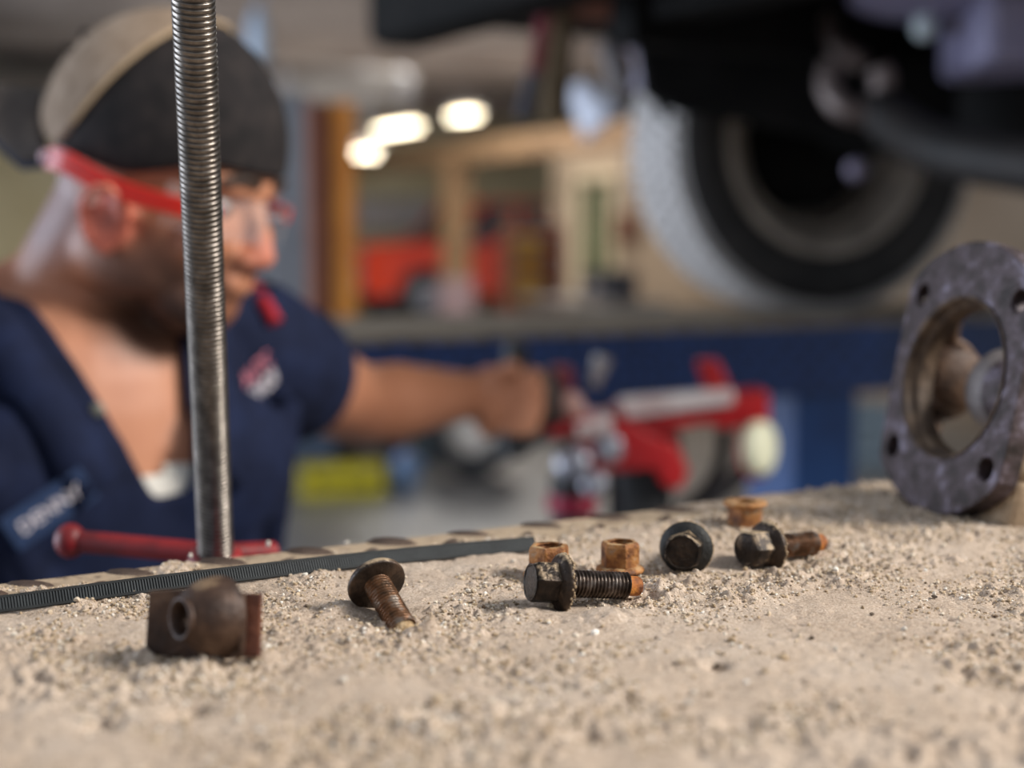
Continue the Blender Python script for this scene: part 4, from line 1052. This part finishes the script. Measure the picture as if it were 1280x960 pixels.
hang('hanging_strap', 'red webbing strap with a dark hook hanging under the truck bumper', [(684, -12), (678, 40), (670, 95)], 2.62, .030, mat('dull_red_webbing', ['#6d2a30', '#8a3a40'], 20, .8), ((668, 92), (654, 150), mat('dark_steel_hook', ['#232029', '#302c36'], 20, .5)))
hang('hanging_strap', 'frayed tan webbing strap hanging beside the red strap', [(700, -12), (697, 60), (692, 150)], 2.66, .055, mat('tan_webbing', ['#4f4230', '#6b5a42', '#7a6a50'], 25, .9))

# ------------------------------------------------------------------ far end of the shop
m_orange = mat('orange_lift_paint', ['#c06e1c', '#d88428', '#e69634'], 5, .45)
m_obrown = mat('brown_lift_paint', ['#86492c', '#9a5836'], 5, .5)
y0 = 9.6; p0 = PD(386, 300, y0); p1 = PD(444, 300, y0); cx = (p0 + p1) / 2
cl = thing('lift_column', 'orange two-post lift column standing behind the man', 'lift column', at(Vector((cx.x, cx.y, 0)), R(5)))
hw = (p1 - p0).length / 2; zt = zpx(132, y0)
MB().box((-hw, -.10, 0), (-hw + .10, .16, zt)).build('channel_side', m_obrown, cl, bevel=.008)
MB().box((hw - .13, -.10, 0), (hw, .16, zt)).build('channel_side', m_orange, cl, bevel=.008)
MB().box((-hw + .1, .06, 0), (hw - .13, .16, zt)).build('channel_back', mat('violet_dark_channel', ['#3a3038', '#4a3e46'], 5, .6), cl)
MB().box((-hw + .1, -.06, .5), (hw - .13, .05, .9)).build('carriage', m_dark, cl, bevel=.01)
MB().box((-.32, -.3, 0), (.32, .35, .03)).build('base_plate', m_orange, cl)
y1 = 10.4; a0, a1 = PD(262, 300, y1), PD(388, 300, y1); cx = (a0 + a1) / 2; hw = (a1 - a0).length / 2; zt = zpx(118, y1)
m_gcab = mat('blue_grey_locker', ['#66676a', '#757679', '#838487'], 3, .5)
lk = thing('steel_locker', 'tall blue-grey steel locker beside the orange lift column', 'locker', at(Vector((cx.x, cx.y, 0)), 0))
MB().box((-hw, 0, .05), (hw, .45, zt)).build('body', m_gcab, lk, bevel=.006)
for s in (-1, 1):
    d_ = MB().box((min(0.005 * s, s * (hw - .01)), -.02, .08), (max(.005 * s, s * (hw - .01)), -.001, zt - .03)).build('door', m_gcab, lk, bevel=.004)
    MB().box((s * .05 - .01, -.045, 1.1), (s * .05 + .01, -.021, 1.25)).build('handle', m_silver, d_, bevel=.003)
MB().box((-hw, .02, 0), (hw, .43, .05)).build('plinth', m_dark, lk)

# red pickup in the far bay
TD = 19.2
pf = PD(452, 340, TD)
tr = thing('pickup_truck', 'bright red pickup parked in the far bay behind the timber post', 'pickup truck', at(Vector((pf.x, pf.y, .32)), ROT - R(4)))
m_tred = mat('glossy_red_orange_body', ['#c42c08', '#d8380c', '#e54612'], 2, .3, coat=.5)
m_glass = mat('dark_car_glass', ['#15191b', '#22282a'], 3, .1)
def bodyprof(pts, y0, y1): # side outline in x,z
    M = RX(R(90)); b = MB(); b.prism(pts, -y1, -y0, M); me = b.mesh(); bm = bmesh.new(); bm.from_mesh(me); bmesh.ops.recalc_face_normals(bm, faces=list(bm.faces)); bm.to_mesh(me); bm.free(); return me
def archp(cx, r, n=9): return [(cx + r * math.cos(math.pi - math.pi * k / (n - 1)), .42 + r * math.sin(math.pi - math.pi * k / (n - 1))) for k in range(n)]
low = [(0, .45), (0, .98), (.08, 1.08), (1.25, 1.15), (5.3, 1.15), (5.35, .5)]
side = [(0.02, .42)] + archp(.95, .44) + archp(4.2, .44) + [(5.35, .45), (5.38, 1.12), (1.3, 1.16), (.1, 1.06), (0, .95)]
obj('body_side', bodyprof(side, 0, .06), m_tred, tr, None, .015); obj('body_side', bodyprof(side, 1.80, 1.86), m_tred, tr, None, .015)
MB().box((.05, .06, .55), (1.35, 1.80, 1.10)).build('bonnet', m_tred, tr, bevel=.05)
MB().box((1.35, .06, .45), (3.3, 1.80, 1.15)).build('cab_floor', m_tred, tr)
MB().box((3.35, .06, .6), (5.3, 1.80, .72)).build('bed_floor', m_tred, tr); MB().box((5.28, .06, .6), (5.36, 1.80, 1.12)).build('tailgate', m_tred, tr, bevel=.01)
cabp = [(1.35, 1.14), (1.85, 1.66), (3.05, 1.68), (3.3, 1.14)]
obj('cab', bodyprof(cabp, .10, 1.76), m_glass, tr, None, .05)
MB().box((1.80, .12, 1.655), (3.08, 1.74, 1.72)).build('roof', m_tred, tr, bevel=.03)
for xx, x2 in ((1.38, 1.86), (3.28, 3.06), (2.4, 2.38)):
    for yy in (.09, 1.73): MB().tube([(xx, yy, 1.14), (x2, yy + (.02 if yy < 1 else -.02), 1.68)], .035, 8).build('pillar', m_tred, tr)
MB().box((-.10, .02, .48), (.02, 1.84, .70)).build('bumper', m_silver, tr, bevel=.03)
MB().box((-.02, .35, .78), (.01, 1.5, 1.0)).build('grille', m_dark, tr)
for yy in (.10, 1.55): MB().box((-.02, yy, .80), (.02, yy + .2, .98)).build('headlight', m_silver, tr, bevel=.02)
mi_ = MB().ball((1.55, -.12, 1.22), (.07, .08, .10)).build('mirror', m_silver, tr)
for xx in (.95, 4.2):
    for yy in (.02, 1.60):
        wmx = Matrix.Translation((xx, yy + .12, .40)) @ RX(R(90))
        MB().lathe([(.2, .10), (.36, .12), (.40, .09), (.40, -.09), (.36, -.12), (.2, -.10)], 36, wmx).build('tyre', m_dark, tr)
        MB().lathe([(0, .07), (.06, .09), (.15, .06), (.2, .10), (.2, -.1), (0, -.05)], 28, wmx).build('hub', m_silver, tr)
for xx in (.95, 4.2):   # it stands on two ramps
    for yy, sd in ((.14, 'near'), (1.72, 'far')):
        rp = thing('wheel_ramp', 'low black ramp under the %s %s wheel of the red pickup' % (sd, 'front' if xx < 2 else 'rear'), 'ramp', tr.matrix_world @ TR(xx, yy, -.32), 'ramps under the red pickup')
        MB().prism([(-.62, 0), (.62, 0), (.5, .315), (-.35, .315)], -.17, .17, RX(R(90))).build('ramp_block', m_dark, rp, bevel=.02)
        MB().box((.44, -.17, .3151), (.50, .17, .37)).build('wheel_stop', m_dark, rp)

# wall cabinet, tool cabinet, crate, bench
def place(px, d, rz=0.): p = PD(px, 300, d); return at(Vector((p.x, p.y, 0)), rz)
pv = PD(500, 270, 21.5); av, bv = to_uv(pv)
vn = thing('wall_cabinet', 'long white wall cabinet on the back wall above the red pickup', 'cabinet', fr @ TR(av, 20.59, pv.z - .2))
m_vw = mat('white_cabinet_paint', ['#b8b5b2', '#c8c5c2'], 2, .4)
MB().box((-.9, -.35, 0), (.9, 0, .5)).build('body', m_vw, vn, bevel=.01)
for k in range(3):
    d_ = MB().box((-.88 + k * .59, -.37, .02), (-.31 + k * .59, -.351, .48)).build('door', m_vw, vn, bevel=.004)
    MB().box((-.40 + k * .59, -.39, .1), (-.38 + k * .59, -.371, .2)).build('handle', m_silver, d_)
tc_ = thing('tool_cabinet', 'tall dark red tool cabinet at the end of the tan wall', 'tool cabinet', place(668, 14.2, R(8)))
m_tc = mat('dark_red_cabinet', ['#571c10', '#6d2413', '#7b2c18'], 4, .4)
MB().box((-.30, 0, .12), (.30, .5, 1.66)).build('body', m_tc, tc_, bevel=.01)
for k in range(7):
    d_ = MB().box((-.28, -.02, .16 + k * .21), (.28, -.001, .345 + k * .21)).build('drawer', m_tc, tc_, bevel=.004)
    MB().box((-.2, -.04, .30 + k * .21), (.2, -.021, .325 + k * .21)).build('handle', m_silver, d_)
for sx in (-.22, .22): MB().lathe([(0, -.02), (.06, -.02), (.06, .02), (0, .02)], 20, TR(sx, .25, .06) @ RX(R(90))).build('caster', m_dark, tc_)
bx = thing('parts_rack', 'narrow rack of golden-tan boxes in front of the dark red cabinet', 'rack', place(661, 13.4, R(5)))
m_gold = mat('golden_card', ['#b8842f', '#d09c44', '#dfb05c'], 4, .8)
MB().box((-.16, 0, 0), (-.14, .3, 1.78)).build('upright', m_wood, bx); MB().box((.14, 0, 0), (.16, .3, 1.78)).build('upright', m_wood, bx)
for k in range(5): MB().box((-.14, 0, .2 + k * .36), (.14, .3, .22 + k * .36)).build('shelf', m_wood, bx)
for k in range(4):
    t = thing('card_box', ['golden card box on the lowest rack shelf', 'golden card box on the second rack shelf', 'golden card box on the third rack shelf', 'golden card box on the top rack shelf'][k], 'box', bx.matrix_world @ TR(0, .02, .221 + k * .36), 'boxes on the narrow rack')
    MB().box((-.12, 0, 0), (.12, .24, .27 - .03 * (k % 2))).build('carton', m_gold, t, bevel=.005)
    MB().box((-.12, -.001, .12), (.12, .0, .15)).build('tape', m_tan, t)
wbn = thing('work_bench', 'grey-topped workbench below the window in the tan wall', 'bench', place(742, 12.6, ROT - R(90)))
MB().box((-.75, -.3, .92), (.75, .3, .98)).build('top', mat('grey_bench_top', ['#86807a', '#9a948e'], 5, .6), wbn, bevel=.006)
for sx in (-.68, .68):
    for sy in (-.24, .24): MB().box((sx - .04, sy - .04, 0), (sx + .04, sy + .04, .92)).build('leg', m_wood, wbn)
t = thing('parts_bin', 'dark grey parts bin on the workbench', 'bin', wbn.matrix_world @ TR(.25, .0, .98))
MB().box((-.22, -.16, 0), (.22, .16, .02)).box((-.22, -.16, .02), (-.20, .16, .26)).box((.2, -.16, .02), (.22, .16, .26)).box((-.2, -.16, .02), (.2, -.14, .2)).box((-.2, .14, .02), (.2, .16, .26)).build('tray', mat('slate_bin', ['#45454a', '#55555b'], 5, .6), t, bevel=.005)
MB().box((-.08, -.175, .08), (.08, -.161, .14)).build('card_holder', m_white, t)
t = thing('wall_box', 'small brown electrical box fixed on the tan wall beside the tyre', 'electrical box', fr @ TR(WU - .001, vpx(788, WU)[0], zpx(302, vpx(788, WU)[1])))
MB().box((-.12, -.16, 0), (0, .16, .30)).build('housing', mat('brown_box_paint', ['#5a3526', '#6d4431'], 5, .6), t, bevel=.01)
MB().tube([(-.06, 0, .30), (-.06, 0, 1.0)], .015, 8).build('conduit', m_silver, t)

# lamps: fluorescent fixtures hung from the joists
m_tube = mat('lit_fluorescent', ['#fff4dc', '#fff8e8'], 5, .4, emit=('#fff0d2', 9))
m_fix = mat('white_fixture', ['#cfcac2', '#ddd8d0'], 5, .5)
for i, (px, py, y, L, rz, lb) in enumerate([(497, 163, 19.0, 1.05, R(-57), 'long fluorescent lamp, brightest of the three over the far bay'), (580, 147, 17.5, .50, R(-50), 'fluorescent lamp over the header beam, right of the other two'), (458, 194, 15.0, .18, R(-57), 'small fluorescent lamp below and left of the brightest one')]):
    p = PD(px, py, y); t = thing('fluorescent_lamp', lb, 'lamp', at(p, ROT + R(90)), 'fluorescent lamps in the far bay')
    MB().box((-L / 2, -.13, .05), (L / 2, .13, .12)).build('housing', m_fix, t, bevel=.01)
    for s in (-.06, .06): MB().tube([(-L / 2 + .02, s, .02), (L / 2 - .02, s, .02)], .03, 12).build('tube', m_tube, t)
    for s in (-L / 3, L / 3): MB().tube([(s, 0, .12), (s, 0, 3.62 - p.z)], .006, 6).build('hanger', m_silver, t)
# light sheet-metal duct under the joists
pdk = PD(400, 103, 13.2); a_, b_ = to_uv(pdk)
t = thing('ceiling_duct', 'pale sheet-metal duct running under the ceiling above the lift column', 'duct', fr @ TR(a_, b_, pdk.z))
MB().tube([(-6, 0, 0), (-2.2, 0, 0), (-2.2001, 0, 0), (.9, 0, 0)], .15, 24).build('pipe', mat('pale_duct_metal', ['#85807b', '#958f89', '#a39d97'], 3, .6, .2), t)
for x in (-4, -2.2, -.4, .8): MB().lathe([(.151, -.02), (.16, -.02), (.16, .02), (.151, .02)], 24, TR(x, 0, 0) @ ZX).build('band', m_silver, t)
# hanging lamps
t = thing('hanging_work_lamp', 'white conical work lamp hanging left of the tyre', 'lamp', Matrix.Translation(PD(738, 132, 6.0)))
MB().lathe([(.03, .11), (.05, .09), (.10, -.06), (.115, -.10), (.110, -.10), (.095, -.06), (.045, .085), (.03, .10)], 32, RY(R(-38))).build('shade', mat('white_enamel', ['#c9cddb', '#dde0ea'], 5, .35), t)
MB().ball((.02, 0, -.03), .04).build('bulb', mat('frosted_bulb', ['#d9d4cc', '#e6e1d9'], 5, .3), t)
MB().tube([(-.06, 0, .08), (-.02, 0, .3), (0, 0, 3.62 - PD(738, 132, 6.0).z)], .006, 6).build('cord', m_dark, t)
pq = PD(322, 48, 6.5)
t = thing('hanging_tube_lamp', 'pale blue tube lamp hanging on a cord over the cap', 'lamp', Matrix.Translation(pq))
MB().lathe([(0, -.13), (.035, -.125), (.05, -.10), (.045, .06), (.03, .10), (.018, .14), (0, .14)], 24).build('guard', mat('pale_blue_plastic', ['#8fa0b4', '#a9b8c9'], 5, .3), t)
MB().tube([(0, 0, .14), (0, 0, 3.62 - pq.z)], .006, 6).build('cord', m_dark, t)
MB().tube(smooth_path([(0, 0, .1), (.03, 0, .16), (0, 0, .2)], 4), .006, 8).build('hook', m_silver, t)

# things on the shop floor, seen under the far runway
def fl(px, py): return PZ(px, py, 0.)
m_yel = mat('yellow_plastic', ['#b8a41c', '#cdb928', '#d8c63c'], 4, .4)
t = thing('tool_case', 'flat yellow tool case lying on the shop floor', 'tool case', at(fl(428, 622), R(8)))
MB().box((-.25, 0, 0), (.25, .22, .09)).build('lower_shell', m_yel, t, bevel=.015); MB().box((-.25, 0, .095), (.25, .22, .18)).build('lid', m_yel, t, bevel=.015)
for s in (-.14, .14): MB().box((s - .025, -.012, .07), (s + .025, 0, .12)).build('latch', m_dark, t)
MB().tube([(-.06, -.01, .095), (-.06, -.05, .095), (.06, -.05, .095), (.06, -.01, .095)], .01, 8).build('handle', m_dark, t)
t = thing('jug', 'pale blue plastic jug on the floor beside the yellow case', 'jug', at(fl(504, 612), 0))
MB().lathe([(0, 0), (.075, .0), (.085, .02), (.085, .14), (.06, .19), (.025, .21), (.025, .235), (0, .235)], 28).build('bottle', mat('light_blue_plastic', ['#7d9bc4', '#9bb4d6'], 6, .35), t)
MB().tube(smooth_path([(.03, 0, .2), (.09, 0, .19), (.10, 0, .12), (.084, 0, .08)], 5), .011, 8).build('handle', MATS['light_blue_plastic'], t)
MB().lathe([(0, .265), (.026, .265), (.028, .235)], 20).build('cap', mat('dark_red_cap', ['#6d1a20', '#84242a'], 5, .4), t)
for i, (px, py, rz, lb) in enumerate([(458, 588, 20, 'worn tyre leaning behind the yellow tool case'), (592, 594, -15, 'worn tyre lying against the pallet right of the teal drum')]):
    t = thing('spare_tyre', lb, 'tyre', at(fl(px, py), R(rz)), 'tyres on the floor')
    M = TR(0, 0, .30) @ RX(R(82))
    MB().lathe([(.17, .08), (.26, .10), (.30, .08), (.30, -.08), (.26, -.10), (.17, -.08), (.175, 0)], 36, M, closed=True).build('tread', m_dark, t)
    MB().lathe([(0, .02), (.06, .03), (.14, .02), (.172, .06), (.172, -.06), (.06, -.03), (0, -.02)], 28, M).build('rim', m_rim, t)
t = thing('drum', 'teal oil drum standing on the floor between two worn tyres', 'drum', at(fl(536, 572), 0))
MB().lathe([(0, 0), (.13, 0), (.135, .01), (.13, .02), (.13, .14), (.136, .15), (.13, .16), (.13, .30), (.136, .31), (.13, .32), (.13, .45), (.136, .46), (.0, .45)], 32).build('shell', mat('teal_drum_paint', ['#42595d', '#557075'], 4, .5), t)
MB().lathe([(0, .47), (.025, .47), (.025, .45)], 12, TR(.06, 0, 0)).build('bung', m_silver, t)
t = thing('pallet', 'pallet of brown timber boards on the floor left of the red jack', 'pallet', at(fl(655, 552), R(6)))
for k in range(3): MB().box((-.66 + k * .6, 0, 0), (-.54 + k * .6, .9, .10)).build('bearer', m_wood, t)
m_bd = mat('olive_brown_board', ['#5f4d2c', '#75613a', '#857048'], 6, .8)
for k in range(7): MB().box((-.7, .01 + k * .13, .10), (.7, .12 + k * .13, .125)).build('board', m_bd, t, bevel=.003)
for k in range(7): MB().box((-.68, .01 + k * .13, .126), (.68, .12 + k * .13, .155 )).build('board', m_bd, t, bevel=.003)
for i, (px, py, s, c, lb) in enumerate([(378, 612, 1., ('#3a4657', '#4a5769'), 'slate blue crate on the floor behind the yellow case'), (1075, 585, 1.3, ('#7f8c93', '#94a0a6'), 'pale grey crate on the floor right of the blue lift leg')]):
    t = thing('crate', lb, 'crate', at(fl(px, py), R(10)))
    m = mat('crate_%s' % c[0][1:], list(c), 5, .6); h = .30 * s
    MB().box((-.2 * s, 0, 0), (.2 * s, .3 * s, .02)).build('bottom', m, t)
    for k in range(3):
        z = .03 + k * h / 3
        MB().box((-.2 * s, 0, z), (.2 * s, .015, z + h / 3.6)).build('slat', m, t); MB().box((-.2 * s, .3 * s - .015, z), (.2 * s, .3 * s, z + h / 3.6)).build('slat', m, t)
        MB().box((-.2 * s, .015, z), (-.2 * s + .015, .3 * s - .015, z + h / 3.6)).build('slat', m, t); MB().box((.2 * s - .015, .015, z), (.2 * s, .3 * s - .015, z + h / 3.6)).build('slat', m, t)
    for sx in (-1, 1):
        for sy in (.02, .28): MB().box((sx * (.2 * s - .025) - .015, sy * s - .012, .015), (sx * (.2 * s - .025) + .015, sy * s + .012, h)).build('corner_post', m, t)
